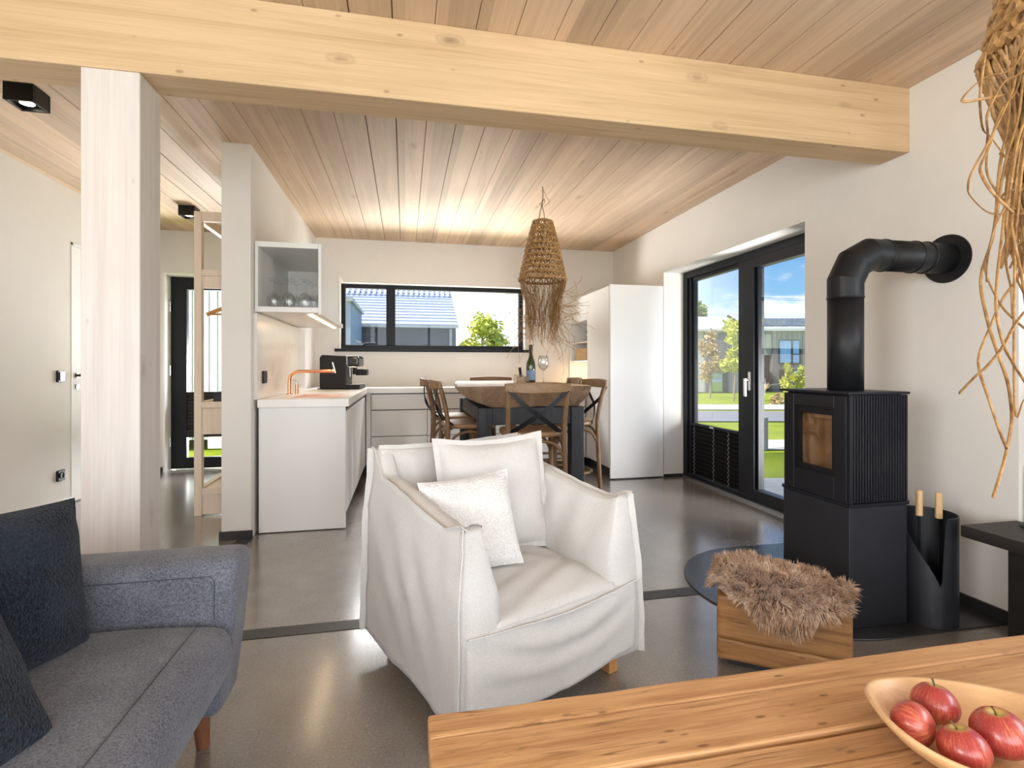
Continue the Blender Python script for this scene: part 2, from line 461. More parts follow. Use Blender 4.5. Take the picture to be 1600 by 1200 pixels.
def concrete(name):
    m, t, b = newmat(name)
    co = t.obj()
    n1 = t.noise(co, 1.1, 6, 0.62, 0.5); n2 = t.noise(co, 6, 4, 0.55, 0.2); n3 = t.noise(co, 130, 2, 0.6)
    f = t.math('ADD', t.math('MULTIPLY', n1, 0.75), t.math('MULTIPLY', n2, 0.25))
    col = t.ramp(f, [(0.30, (0.165, 0.142, 0.118)), (0.5, (0.225, 0.198, 0.170)), (0.70, (0.29, 0.265, 0.236))])
    col = t.mix(t.maprange(n3, 0.56, 0.76, 0, 0.5), col, (0.42, 0.39, 0.35))
    col = t.mix(t.maprange(n3, 0.44, 0.26, 0, 0.5), col, (0.08, 0.07, 0.06))
    t.set(b, 'Base Color', col)
    t.set(b, 'Roughness', 0.26); t.set(b, 'Specular IOR Level', 0.8); t.set(b, 'Coat Weight', 0.9); t.set(b, 'Coat Roughness', 0.17)
    return m
M['concrete'] = concrete('concrete')
def raffia(name, c1, c2):
    m, t, b = newmat(name)
    co = t.obj()
    n = t.noise(co, 40, 4, 0.7)
    t.set(b, 'Base Color', t.ramp(n, [(0.35, c2), (0.65, c1)])); t.set(b, 'Roughness', 0.45); t.set(b, 'Specular IOR Level', 0.5)
    return m
M['raffia'] = raffia('raffia', (0.46, 0.27, 0.10), (0.24, 0.12, 0.04))
M['raffia_light'] = raffia('raffia_light', (0.50, 0.295, 0.11), (0.22, 0.105, 0.035))
M['cord'] = raffia('cord', (0.30, 0.20, 0.10), (0.16, 0.10, 0.05))
M['led'] = emit('led', (1.0, 0.72, 0.42), 7.0)
M['lamp_glow'] = emit('lamp_glow', (1.0, 0.85, 0.62), 12.0)
# ================================================================== THE ROOM
XR, XL, YF, YB, CE = 2.50, -2.60, 5.90, -2.20, 2.50      # right, left, far, rear, ceiling
WT = 0.30
# floor
struct(MB().box(XL - WT, XR + WT, YB - WT, YF + WT, -0.14, 0.0).build('floor', M['concrete']))
# ceiling of boards with open joints under a dark deck
c = MB()
x = XL
BW = 0.17
k = 0
while x < XR + 0.02:
    x1 = x + BW
    g = 0.006 if k % 9 == 5 else 0.0026
    c.box(x + g * 0.5, x1 - g * 0.5, YB, YF, CE, CE + 0.024)
    x = x1; k += 1
ceil = struct(c.build('ceiling', M['ceiling_wood'], bevel=0.0015, seg=1))
struct(MB().box(XL - WT, XR + WT + 0.45, YB - WT, YF + WT + 0.45, CE + 0.026, CE + 0.30).build('ceiling_deck', M['gap_dark']))

def wall_with_holes(name, axis, p0, p1, a0, a1, z0, z1, holes, mat):
    """axis 'x': the wall spans p0..p1 in x and runs along y from a0 to a1; 'y' the other way round."""
    m = MB()
    def bx(a, b, za, zb):
        if b - a < 1e-4 or zb - za < 1e-4: return
        if axis == 'x': m.box(p0, p1, a, b, za, zb)
        else: m.box(a, b, p0, p1, za, zb)
    cur = a0
    for (h0, h1, hz0, hz1) in sorted(holes):
        bx(cur, h0, z0, z1); bx(h0, h1, z0, hz0); bx(h0, h1, hz1, z1); cur = h1
    bx(cur, a1, z0, z1)
    return struct(m.build(name, mat))
DZ = 2.02
D1 = (2.82, 4.645)            # terrace door along the right wall
BAY = (-1.5, 1.655)
W1 = (-0.70, 1.385)           # kitchen window in the far wall
W1Z = (1.285, 2.02)
D2 = (-2.44, -1.48)           # entry door in the far wall
wall_with_holes('wall_right', 'x', XR, XR + WT, YB - WT, YF + WT, -0.14, CE + 0.02, [(D1[0], D1[1], -0.004, DZ), (BAY[0], BAY[1], 0.02, 2.0)], M['plaster'])
wall_with_holes('wall_far', 'y', YF, YF + WT, XL - WT, XR, -0.14, CE + 0.02, [(D2[0], D2[1], -0.004, 2.06), (W1[0], W1[1], W1Z[0], W1Z[1])], M['plaster'])
D3 = (4.70, 5.56)
wall_with_holes('wall_left', 'x', XL - WT, XL, YB - WT, YF, -0.14, CE + 0.02, [(-1.75, -0.05, 0.55, 2.1), (D3[0], D3[1], -0.004, 2.08)], M["plaster"])
wall_with_holes('wall_rear', 'y', YB - WT, YB, XL, XR, -0.14, CE + 0.02, [(-2.2, 2.1, 0.1, 2.3)], M['plaster'])
# short wall beside the kitchen run
PX0, PX1, PY0 = -1.128, -0.958, 3.517
struct(MB().box(PX0, PX1, PY0, YF, 0.0, CE + 0.01).build('wall_kitchen', M['plaster']))
# black skirting
def skirt(name, boxes):
    m = MB()
    for b in boxes: m.box(*b)
    struct(m.build(name, M['black_skirting'], bevel=0.002, seg=1))
SK, SH = 0.012, 0.055
skirt('baseboard_kitchen', [(PX0 - SK, PX1 + SK, PY0 - SK, PY0 - 0.0005, 0, SH), (PX0 - SK, PX0 - 0.0005, PY0, YF, 0, SH)])
skirt('baseboard_right', [(XR - SK, XR - 0.0005, BAY[1] + 0.02, D1[0], 0, SH)])
skirt('baseboard_left', [(XL + 0.0005, XL + SK, YB, D3[0], 0, 0.012), (XL + 0.0005, XL + SK, D3[1], YF, 0, 0.012)])
struct(MB().box(XL + 0.0005, XL + 0.016, YB, D3[0] - 0.01, 0.013, 0.062).build('trim_3', M['reveal_white'], bevel=0.002, seg=1))
skirt('baseboard_far', [(XL, D2[0], YF - SK, YF - 0.0005, 0, SH), (D2[1], PX0 - SK, YF - SK, YF - 0.0005, 0, SH)])
skirt('baseboard_terrace', [(XR, XR + 0.205, D1[1] - SK, D1[1] - 0.0005, 0, 0.03)])
# dark steel strips let into the concrete
struct(MB().box(XL, XR, 2.215, 2.295, 0.0, 0.0025).build('trim_1', M['strip_steel']))
struct(MB().box(-1.03, -0.95, 2.295, PY0 - SK, 0.0, 0.0025).build('trim_2', M['strip_steel']))

# beam and post
BY0, BY1, BZ0 = 2.125, 2.295, 2.175
o = MB().box(XL, XR, BY0, BY1, BZ0, CE).build('timber_beam', M['beam_wood'], bevel=0.004)
tag(o, 'long honey-coloured timber beam spanning the room under the boarded ceiling', 'beam')
o = MB().box(-1.148, -0.957, BY0 + 0.003, BY1 - 0.003, 0.0, BZ0).build('timber_post', M['post_wood'], bevel=0.004)
tag(o, 'whitewashed square timber post standing under the beam behind the sofa', 'post')

# ------------------------------------------------------------------ terrace door (right wall)
FX0, FX1 = XR + 0.21, XR + 0.285
root = bpy.data.objects.new('door_1', None); COL.objects.link(root); root.location = (FX0, D1[0], 0); struct(root)
root['label'] = 'black framed glazed terrace door with fixed side pane looking onto the lawn'
ys, ye = D1
mid = 3.68
m = MB()
m.box(FX0, FX1, ye - 0.07, ye, 0, DZ); m.box(FX0, FX1, ys, ys + 0.06, 0, DZ)
m.box(FX0, FX1, ys + 0.06, ye - 0.07, DZ - 0.065, DZ); m.box(FX0, FX1, ys + 0.06, ye - 0.07, 0, 0.05)
m.box(FX0, FX1, mid - 0.02, mid + 0.10, 0.05, DZ - 0.065)
m.box(FX0 + 0.018, FX1, mid + 0.10, mid + 0.125, 0.05, DZ - 0.065)
m.box(FX0 + 0.018, FX1, ye - 0.115, ye - 0.07, 0.05, DZ - 0.065)
m.box(FX0 + 0.035, FX1, ye - 0.15, ye - 0.115, 0.05, DZ - 0.065)
m.box(FX0 + 0.018, FX1, mid + 0.125, ye - 0.15, DZ - 0.10, DZ - 0.065)
m.build('door_frame', M['black_frame'], root, bevel=0.003, seg=1)
MB().box(FX0 + 0.045, FX0 + 0.052, mid + 0.10, ye - 0.12, 0.05, DZ - 0.08).build('glass_pane', M['glass'], root)
m = MB()   # opening leaf
a, b = ys + 0.06, mid - 0.02
m.box(FX0 - 0.012, FX1 - 0.01, b - 0.085, b, 0.05, DZ - 0.065); m.box(FX0 - 0.012, FX1 - 0.01, a, a + 0.08, 0.05, DZ - 0.065)
m.box(FX0 - 0.012, FX1 - 0.01, a + 0.08, b - 0.085, DZ - 0.145, DZ - 0.065); m.box(FX0 - 0.012, FX1 - 0.01, a + 0.08, b - 0.085, 0.05, 0.12)
m.box(FX0 + 0.01, FX1 - 0.01, b - 0.112, b - 0.085, 0.12, DZ - 0.145)
leaf = m.build('door_leaf', M['black_frame'], root, bevel=0.003, seg=1)
MB().box(FX0 + 0.02, FX0 + 0.027, a + 0.07, b - 0.07, 0.10, DZ - 0.12).build('glass_pane', M['glass'], leaf)
m = MB()
m.box(FX0 - 0.022, FX0 - 0.012, b - 0.06, b - 0.03, 0.90, 1.05)
m.tube([(FX0 - 0.02, b - 0.045, 0.985), (FX0 - 0.06, b - 0.045, 0.985)], 0.009, 10)
m.box(FX0 - 0.068, FX0 - 0.052, b - 0.056, b - 0.034, 0.855, 0.998)
m.build('door_handle', M['chrome'], leaf, bevel=0.003)
MB().box(FX0 - 0.02, FX1 + 0.0, ys, ye, 0.0005, 0.018).build('threshold', plain('threshold_alu', (0.32, 0.33, 0.34), 0.3, metal=0.8), root)
# pleated black blind parked low on the fixed pane
bl = MB()
y0b, y1b = mid + 0.128, ye - 0.115
z = 0.055; n = 24; dz = (0.525 - 0.055) / n
prof = []
for i in range(n + 1):
    prof.append((FX0 + 0.020 + (0.016 if i % 2 else 0.0), 0.055 + i * dz))
poly = [(px, pz) for px, pz in prof] + [(FX0 + 0.040, 0.525), (FX0 + 0.040, 0.055)]
bl.prism(poly, y0b, y1b, 'y')
t_ = thing('pleated_blind', 'black pleated blind drawn up from the sill of the terrace door side pane', 'blind', (FX0, (y0b + y1b) / 2, 0.05))
bl.build('pleats', plain('blind_black', (0.006, 0.006, 0.0065), 0.8, spec=0.2), t_)
MB().box(FX0 + 0.012, FX0 + 0.042, y0b, y1b, 0.525, 0.548).build('rail', M['black_frame'], t_, bevel=0.002, seg=1)
for fy in (0.06, 0.5, 0.80):
    yy = lerp(y1b, y0b, fy)
    cpts = []
    for i in range(n + 1):
        cpts.append((FX0 + 0.0175 + (0.016 if i % 2 else 0.0), yy, 0.055 + i * dz))
    MB().tube(cpts, 0.0016, 5).build('pull_cord', plain('cord_white', (0.6, 0.6, 0.6), 0.8), t_)
MB().box(FX0 + 0.004, FX0 + 0.013, (y0b + y1b) / 2 - 0.03, (y0b + y1b) / 2 + 0.03, 0.53, 0.543).build('tab', M['chrome'], t_)

# ------------------------------------------------------------------ kitchen window (far wall)
root = bpy.data.objects.new('window_1', None); COL.objects.link(root); root.location = (0.3, YF + 0.1, W1Z[0]); struct(root)
root['label'] = 'long black framed kitchen window with a narrow left sash'
wy0, wy1 = YF + 0.10, YF + 0.17
x0, x1 = W1; z0, z1 = W1Z
m = MB()
fr = 0.045
m.box(x0, x1, wy0, wy1, z1 - fr, z1); m.box(x0, x1, wy0, wy1, z0, z0 + 0.05)
m.box(x0, x0 + fr, wy0, wy1, z0 + 0.05, z1 - fr); m.box(x1 - fr, x1, wy0, wy1, z0 + 0.05, z1 - fr)
xm = -0.16
m.box(xm - 0.05, xm + 0.05, wy0 - 0.006, wy1, z0 + 0.05, z1 - fr)
m.build('window_frame', M['black_frame'], root, bevel=0.003, seg=1)
MB().box(x0 + 0.03, xm - 0.03, wy0 + 0.03, wy0 + 0.036, z0 + 0.03, z1 - 0.03).build('glass_pane', M['glass'], root)
MB().box(xm + 0.03, x1 - 0.03, wy0 + 0.03, wy0 + 0.036, z0 + 0.03, z1 - 0.03).build('glass_pane', M['glass'], root)
MB().box(x0 - 0.055, x1 + 0.06, YF - 0.035, wy0 - 0.001, z0 - 0.028, z0 + 0.004).build('window_sill', M['black_frame'], root, bevel=0.003, seg=1)
m = MB(); hx = x0 + 0.245
m.box(hx - 0.012, hx + 0.012, wy0 - 0.012, wy0 - 0.0, z0 + 0.012, z0 + 0.05)
m.tube([(hx, wy0 - 0.01, z0 + 0.035), (hx, wy0 - 0.05, z0 + 0.05), (hx + 0.02, wy0 - 0.055, z0 + 0.065), (hx + 0.13, wy0 - 0.055, z0 + 0.065)], 0.008, 8)
m.build('window_handle', M['black_plastic'], root)

# ------------------------------------------------------------------ entry door (hall, far wall)
root = bpy.data.objects.new('door_2', None); COL.objects.link(root); root.location = (-1.96, YF + 0.12, 0); struct(root)
root['label'] = 'black framed glazed entry door at the end of the hall'
ey0, ey1 = YF + 0.12, YF + 0.19
x0, x1 = D2; zt = 2.06
m = MB()
m.box(x0, x0 + 0.02, YF - 0.012, ey1, 0, zt); m.box(x1 - 0.02, x1, YF - 0.012, ey1, 0, zt); m.box(x0 + 0.02, x1 - 0.02, YF - 0.012, ey1, zt - 0.02, zt)
m.build('door_lining', M['reveal_white'], root, bevel=0.002, seg=1)
m = MB()
a, b = x0 + 0.022, x1 - 0.022
m.box(a, a + 0.15, ey0, ey1 - 0.01, 0.01, zt - 0.022); m.box(b - 0.12, b, ey0, ey1 - 0.01, 0.01, zt - 0.022)
m.box(a + 0.15, b - 0.12, ey0, ey1 - 0.01, zt - 0.15, zt - 0.022); m.box(a + 0.15, b - 0.12, ey0, ey1 - 0.01, 0.01, 0.125)
leaf = m.build('door_leaf', M['black_frame'], root, bevel=0.003, seg=1)
MB().box(a + 0.13, b - 0.10, ey0 + 0.03, ey0 + 0.037, 0.10, zt - 0.13).build('glass_pane', M['glass'], leaf)
m = MB()
n = 22; zb0, zb1 = 0.37, 0.82
prof = [(ey0 + 0.004 + (0.012 if i % 2 else 0), lerp(zb0 + 0.03, zb1, i / n)) for i in range(n + 1)]
m.prism(prof + [(ey0 + 0.022, zb1), (ey0 + 0.022, zb0 + 0.03)], a + 0.15, b - 0.12, 'x')
m.box(a + 0.15, b - 0.12, ey0 - 0.002, ey0 + 0.024, zb0 - 0.03, zb0 + 0.03)
tt = thing('door_blind', 'dark pleated blind across the lower glass of the hall entry door', 'blind', (-1.96, ey0, zb0))
m.build('pleats', plain('blind_brown', (0.018, 0.015, 0.013), 0.7), tt)
for zz in (0.30, 1.05, 1.72):
    MB().tube([(a - 0.002, ey0 - 0.008, zz - 0.05), (a - 0.002, ey0 - 0.008, zz + 0.05)], 0.009, 8).build('hinge', M['chrome'], leaf)

# ------------------------------------------------------------------ flush white door in the left wall
root = bpy.data.objects.new('door_3', None); COL.objects.link(root); root.location = (XL, D3[0], 0); struct(root)
root['label'] = 'flush white interior door in the left wall, mostly behind the post'
m = MB(); m.box(XL - 0.06, XL + 0.004, D3[0], D3[0] + 0.02, 0, 2.08); m.box(XL - 0.06, XL + 0.004, D3[1] - 0.02, D3[1], 0, 2.08); m.box(XL - 0.06, XL + 0.004, D3[0], D3[1], 2.06, 2.08)
m.build('door_lining', M['reveal_white'], root)
leaf = MB().box(XL - 0.045, XL - 0.003, D3[0] + 0.024, D3[1] - 0.024, 0.008, 2.056).build('door_leaf', M['reveal_white'], root, bevel=0.002, seg=1)
m = MB(); yy = D3[0] + 0.075
m.tube([(XL - 0.003, yy, 1.02), (XL + 0.045, yy, 1.02)], 0.011, 10)
m.tube([(XL + 0.045, yy - 0.012, 1.02), (XL + 0.048, yy + 0.11, 1.02)], 0.010, 10)
m.tube([(XL - 0.003, yy, 0.93), (XL + 0.006, yy, 0.93)], 0.02, 14); m.tube([(XL - 0.003, yy, 1.02), (XL + 0.006, yy, 1.02)], 0.022, 14)
m.build('door_handle', plain('bronze_dark', (0.10, 0.075, 0.055), 0.3, metal=0.8), leaf)

# ------------------------------------------------------------------ bay window recess on the right of the camera, and the added glass front behind it
root = bpy.data.objects.new('window_2', None); COL.objects.link(root); root.location = (XR + 0.2, 0, 0.7); struct(root)
root['label'] = 'black framed bay window beside the bench at the right edge'
bx0 = XR + WT - 0.06
m = MB()
m.box(bx0, bx0 + 0.06, BAY[0], BAY[1], 0.02, 1.17); 
m.build('bay_panel', M['reveal_white'], root)
m = MB()
m.box(bx0, bx0 + 0.06, BAY[0], BAY[1], 1.17, 1.24); m.box(bx0, bx0 + 0.06, BAY[0], BAY[1], 1.94, 2.0)
m.box(bx0, bx0 + 0.06, BAY[0], BAY[0] + 0.06, 1.24, 1.94); m.box(bx0, bx0 + 0.06, BAY[1] - 0.05, BAY[1], 1.24, 1.94)
m.build('window_frame', M['black_frame'], root)
MB().box(bx0 + 0.03, bx0 + 0.036, BAY[0] + 0.04, BAY[1] - 0.03, 1.22, 1.96).build('glass_pane', M['glass'], root)
root = bpy.data.objects.new('added_window_rear', None); COL.objects.link(root); root.location = (0, YB - 0.2, 0.1); struct(root)  # unseen glazing, added so light enters from behind the camera
root['label'] = 'wide unseen glass front added behind the viewer to admit light'
m = MB(); gy = YB - 0.2
m.box(-2.2, 2.1, gy, gy + 0.06, 0.1, 0.15); m.box(-2.2, 2.1, gy, gy + 0.06, 2.25, 2.3)
for xx in (-2.2, -0.80, 0.62, 2.04): m.box(xx, xx + 0.06, gy, gy + 0.06, 0.15, 2.25)
m.build('window_frame', M['black_frame'], root)
MB().box(-2.17, 2.07, gy + 0.025, gy + 0.031, 0.12, 2.28).build('glass_pane', M['glass'], root)

root = bpy.data.objects.new('added_window_left', None); COL.objects.link(root); root.location = (XL - 0.2, -0.9, 0.55); struct(root)  # unseen window, added as an opening for the left fill lamp
root['label'] = 'black framed unseen window added in the left wall behind the viewer to admit light'
m = MB(); gx_ = XL - 0.26
m.box(gx_, gx_ + 0.06, -1.75, -0.05, 0.55, 0.60); m.box(gx_, gx_ + 0.06, -1.75, -0.05, 2.05, 2.1); m.box(gx_, gx_ + 0.06, -1.75, -1.70, 0.60, 2.05); m.box(gx_, gx_ + 0.06, -0.10, -0.05, 0.60, 2.05)
m.build('window_frame', M['black_frame'], root)
MB().box(gx_ + 0.025, gx_ + 0.031, -1.72, -0.08, 0.58, 2.07).build('glass_pane', M['glass'], root)

# ------------------------------------------------------------------ ceiling spots, switches
def spot(x, y, label):
    t = thing('ceiling_spot', label, 'ceiling light', (x, y, CE - 0.09), 0, 'black cube ceiling spots')
    m = MB()
    a = 0.065
    for (q0, q1, r0, r1) in ((-a, a, -a, -a + 0.012), (-a, a, a - 0.012, a), (-a, -a + 0.012, -a + 0.012, a - 0.012), (a - 0.012, a, -a + 0.012, a - 0.012)):
        m.box(x + q0, x + q1, y + r0, y + r1, CE - 0.088, CE)
    m.box(x - a + 0.012, x + a - 0.012, y - a + 0.012, y + a - 0.012, CE - 0.07, CE)
    m.build('housing', M['black_plastic'], t, bevel=0.002, seg=1)
    MB().cyl((x, y), 0.03, CE - 0.074, CE - 0.069, 20).build('bulb', M['lamp_glow'], t)
    lamp('spot_light', 'SPOT', (x, y, CE - 0.095), (0, 0, 0), 9, (1.0, 0.82, 0.6), spot_size=radians(95), spot_blend=0.6, shadow_soft_size=0.03)
spot(-1.88, 3.05, 'black cube ceiling spot nearest the beam, left of the timber post')
spot(-1.87, 5.02, 'black cube ceiling spot farther down the hall above the open wardrobe')

def wallplate(name, label, cat, y, z, hh, rocker):
    t = thing(name, label, cat, (XL, y, z))
    MB().box(XL, XL + 0.018, y - 0.041, y + 0.041, z - hh, z + hh).build('plate', M['black_plastic'], t, bevel=0.004)
    if rocker:
        MB().box(XL + 0.018, XL + 0.023, y - 0.029, y + 0.029, z - hh + 0.012, z + hh - 0.012).build('rocker', plain('rocker_grey', (0.05, 0.055, 0.058), 0.35), t, bevel=0.002)
    else:
        MB().lathe([(0.026, 0.0), (0.026, 0.004), (0.020, 0.004), (0.018, -0.004), (0.0, -0.004)], 20, M=Matrix.Translation((XL + 0.0185, y, z)) @ Matrix.Rotation(pi / 2, 4, 'Y')).build('socket_ring', M['black_steel'], t)
wallplate('light_switch', 'black light switch on the left wall at hand height beside the white door', 'light switch', 4.56, 1.016, 0.045, True)
wallplate('wall_socket', 'black wall socket low on the left wall beside the white door', 'socket', 4.56, 0.255, 0.041, False)
# ================================================================== THE KITCHEN
WH, WTK = 0.876, 0.052           # worktop height and thickness
KX0, KX1 = PX1 + 0.030, -0.392   # left run depth (front faces +X)
KY0, KY1 = 3.60, YF - 0.002
BYF = 5.30                        # front plane of the far run
TCX = 1.93                        # tall cabinet left face
LW = M['white_lacquer']
M['shadow_gap'] = plain('shadow_gap', (0.10, 0.10, 0.098), 0.7)
M['kick'] = plain('kick', (0.07, 0.068, 0.066), 0.5)

# worktop, L shaped, with the sink let into it
sx0, sx1, sy0, sy1 = -0.78, -0.46, 3.80, 4.32
m = MB()
z0, z1 = WH - WTK, WH
wx1 = KX1 + 0.022
m.box(PX1 + 0.022, wx1, KY0 - 0.022, sy0, z0, z1)
m.box(PX1 + 0.022, sx0, sy0, sy1, z0, z1); m.box(sx1, wx1, sy0, sy1, z0, z1)
m.box(PX1 + 0.022, wx1, sy1, BYF - 0.022, z0, z1)
m.box(PX1 + 0.022, TCX - 0.004, BYF - 0.022, YF - 0.002, z0, z1)
t = thing('worktop', 'pale L-shaped kitchen worktop running from the copper tap to under the window', 'worktop', (-0.6, 4.0, z0))
m.build('slab', M['worktop'], t)
# sink basin
s = MB()
s.box(sx0 - 0.004, sx0 + 0.008, sy0 - 0.004, sy1 + 0.004, z1 - 0.17, z1 - 0.006); s.box(sx1 - 0.008, sx1 + 0.004, sy0 - 0.004, sy1 + 0.004, z1 - 0.17, z1 - 0.006)
s.box(sx0 + 0.008, sx1 - 0.008, sy0 - 0.004, sy0 + 0.008, z1 - 0.17, z1 - 0.006); s.box(sx0 + 0.008, sx1 - 0.008, sy1 - 0.008, sy1 + 0.004, z1 - 0.17, z1 - 0.006)
s.box(sx0, sx1, sy0, sy1, z1 - 0.178, z1 - 0.17)
s.build('sink_basin', plain('sink_copper', (0.80, 0.55, 0.42), 0.35, metal=0.6), t)

# sink cabinet with end panel and doors
t = thing('sink_cabinet', 'white kitchen base cabinet with plain end panel under the copper tap', 'kitchen cabinet', (-0.66, KY0, 0))
MB().box(KX0 - 0.006, KX1, KY0, KY0 + 0.022, 0.006, z0 - 0.002).build('end_panel', LW, t, bevel=0.0015, seg=1)
MB().box(KX0 + 0.002, KX1 - 0.025, KY0 + 0.024, BYF, 0.10, z0 - 0.20).build('carcass', M['shadow_gap'], t)
MB().box(KX0 + 0.05, KX1 - 0.06, KY0 + 0.026, BYF, 0.0, 0.10).build('plinth', M['kick'], t)
yy = KY0 + 0.03
for w_ in (0.50, 0.58, 0.57):
    MB().box(KX1 - 0.022, KX1 + 0.004, yy + 0.002, yy + w_ - 0.002, 0.11, z0 - 0.035).build('door', LW, t, bevel=0.002, seg=1)
    yy += w_

# far run of drawer cabinets
xs = [-0.333, 0.222, 0.777, 1.332, TCX - 0.006]
names = ['leftmost drawer cabinet of the far run, beside the coffee machine corner', 'second drawer cabinet of the far run, behind the left stools', 'third drawer cabinet of the far run, behind the dining table', 'last drawer cabinet of the far run, against the tall cabinet']
MB().box(KX1 + 0.006, xs[0] - 0.003, BYF, BYF + 0.02, 0.10, z0 - 0.004)
for i in range(4):
    a, b = xs[i] + 0.002, xs[i + 1] - 0.002
    t = thing('drawer_cabinet', 'white handleless ' + names[i], 'kitchen cabinet', ((a + b) / 2, BYF, 0), 0, 'far run drawer cabinets')
    MB().box(a, b, BYF + 0.024, YF - 0.004, 0.10, z0 - 0.003).build('carcass', M['shadow_gap'], t)
    MB().box(a, b, BYF + 0.06, BYF + 0.08, 0.0, 0.10).build('plinth', M['kick'], t)
    for (q0, q1) in ((0.105, 0.385), (0.392, 0.648), (0.658, z0 - 0.012)):
        MB().box(a, b, BYF, BYF + 0.022, q0, q1).build('drawer', LW, t, bevel=0.0015, seg=1)
t = MB().box(KX1 + 0.010, xs[0] - 0.003, BYF + 0.001, BYF + 0.02, 0.10, z0 - 0.004).build('corner_filler', LW)
tag(t, 'narrow white filler strip in the corner between the two cabinet runs', 'panel')

# backsplash panel
t = thing('backsplash', 'pale lacquered backsplash panel behind the copper tap', 'panel', (PX1, 4.3, WH))
MB().box(PX1 + 0.0005, PX1 + 0.020, KY0 - 0.02, 5.20, WH + 0.001, 1.435).build('panel', plain('backsplash_pale', (0.82, 0.79, 0.75), 0.22, var=0.03), t)
t = thing('power_outlet', 'slim black power outlet on the backsplash', 'socket', (PX1 + 0.02, 3.74, 1.0))
yy = 3.73; oz = 1.02
MB().box(PX1 + 0.0205, PX1 + 0.036, yy - 0.04, yy + 0.04, oz - 0.042, oz + 0.042).build('plate', M['black_plastic'], t, bevel=0.003)

# ------------------------------------------------------------------ wall cabinet with open ends
CY0, CY1 = 3.585, 4.98
CX0, CX1 = PX1 + 0.004, -0.565
CZ0, CZ1 = 1.447, 1.905
t = thing('wall_cabinet', 'white wall cabinet with glass ends and glasses inside above the sink', 'kitchen cabinet', ((CX0 + CX1) / 2, CY0, CZ0))
b_ = 0.035
m = MB()
m.box(CX0, CX1, CY0, CY1, CZ1 - b_, CZ1); m.box(CX0, CX1, CY0, CY1, CZ0, CZ0 + b_)
m.box(CX0, CX0 + 0.02, CY0, CY1, CZ0 + b_, CZ1 - b_)
m.box(CX0 + 0.02, CX1, 4.47, 4.488, CZ0 + b_, CZ1 - b_)
m.build('carcass', M['white_lacquer'], t, bevel=0.0015, seg=1)
MB().box(CX0 + 0.022, CX1 - 0.002, CY0 + 0.002, CY0 + 0.007, CZ0 + b_, CZ1 - b_).build('glass_panel', M['glass'], t)
MB().box(CX1 + 0.001, CX1 + 0.020, CY0, 4.478, CZ0 - 0.012, CZ1).build('door', LW, t, bevel=0.0015, seg=1)
MB().box(CX1 - 0.08, CX1 - 0.055, CY0 + 0.10, CY1 - 0.06, CZ0 - 0.006, CZ0 - 0.0005).build('led_strip', M['led'], t)
lamp('led_light', 'AREA', (CX1 - 0.07, (CY0 + CY1) / 2, CZ0 - 0.015), (0, 0, 0), 0.9, (1.0, 0.74, 0.48), shape='RECTANGLE', size=0.03, size_y=1.2)

def glass_up(name, inverted, c, h, parentless=True):
    pass
def wine_profile(h, r, foot):
    # outer profile from the foot upwards
    return [(0.0, 0.0), (foot, 0.001), (foot, 0.003), (0.012, 0.008), (0.0042, 0.02), (0.004, h * 0.42), (0.010, h * 0.46), (r * 0.75, h * 0.55), (r, h * 0.68), (r * 0.95, h * 0.84), (r * 0.82, h), (r * 0.80, h), (r * 0.92, h * 0.84), (r * 0.97, h * 0.68), (r * 0.72, h * 0.56), (0.006, h * 0.475), (0.0, h * 0.47)]
GL = M['glass_clear']
wg_me = None
def inv_glass(x, y, label, k):
    global wg_me
    if wg_me is None:
        o = MB().lathe([(r, 0.20 - z) for r, z in wine_profile(0.20, 0.042, 0.036)], 20).build('wine_glass', GL, smooth=True)
        wg_me = o.data
    else:
        o = bpy.data.objects.new('wine_glass', wg_me); COL.objects.link(o)
    o.location = (x, y, CZ0 + b_ + 0.0005)
    tag(o, label, 'glass', 'upturned glasses in the wall cabinet')
    return o
gx = [(-0.86, 3.68), (-0.765, 3.67), (-0.665, 3.675), (-0.88, 3.79), (-0.775, 3.785), (-0.67, 3.79), (-0.87, 3.90), (-0.76, 3.90), (-0.655, 3.905)]
rows = ['front row', 'middle row', 'back row']; cols = ['wall-side', 'central', 'door-side']
for i, (a, b) in enumerate(gx):
    inv_glass(a, b, 'upturned clear wine glass in the wall cabinet, %s one of the %s' % (cols[i % 3], rows[i // 3]), i)
tum = MB().lathe([(0.030, 0), (0.034, 0.10), (0.032, 0.10), (0.028, 0.006), (0, 0.006)], 18).build('tumbler', GL, smooth=True)
tum.location = (-0.615, 3.735, CZ0 + b_ + 0.0005); tag(tum, 'short clear tumbler by the cabinet door in front of the glasses', 'glass')
# things in the open niche at the far end
for (a, b, h, r_, nm, lab, mt) in ((-0.68, 4.60, 0.20, 0.032, 'storage_jar', 'dark glass jar in the far open end of the wall cabinet', M['wine_green']), (-0.66, 4.72, 0.13, 0.04, 'drinking_glass', 'clear glass beside the dark jar in the far open end of the wall cabinet', GL), (-0.62, 4.66, 0.16, 0.028, 'grey_bottle', 'grey bottle in the far open end of the wall cabinet', plain('grey_glass', (0.2, 0.24, 0.24), 0.2))):
    o = MB().lathe([(r_ * 0.9, 0), (r_, 0.01), (r_, h * 0.75), (r_ * 0.5, h * 0.88), (r_ * 0.5, h), (0, h)], 16).build(nm, mt, smooth=True)
    o.location = (a, b, CZ0 + b_ + 0.0005); tag(o, lab, 'jar' if 'jar' in nm else ('glass' if 'glass' in nm else 'bottle'))

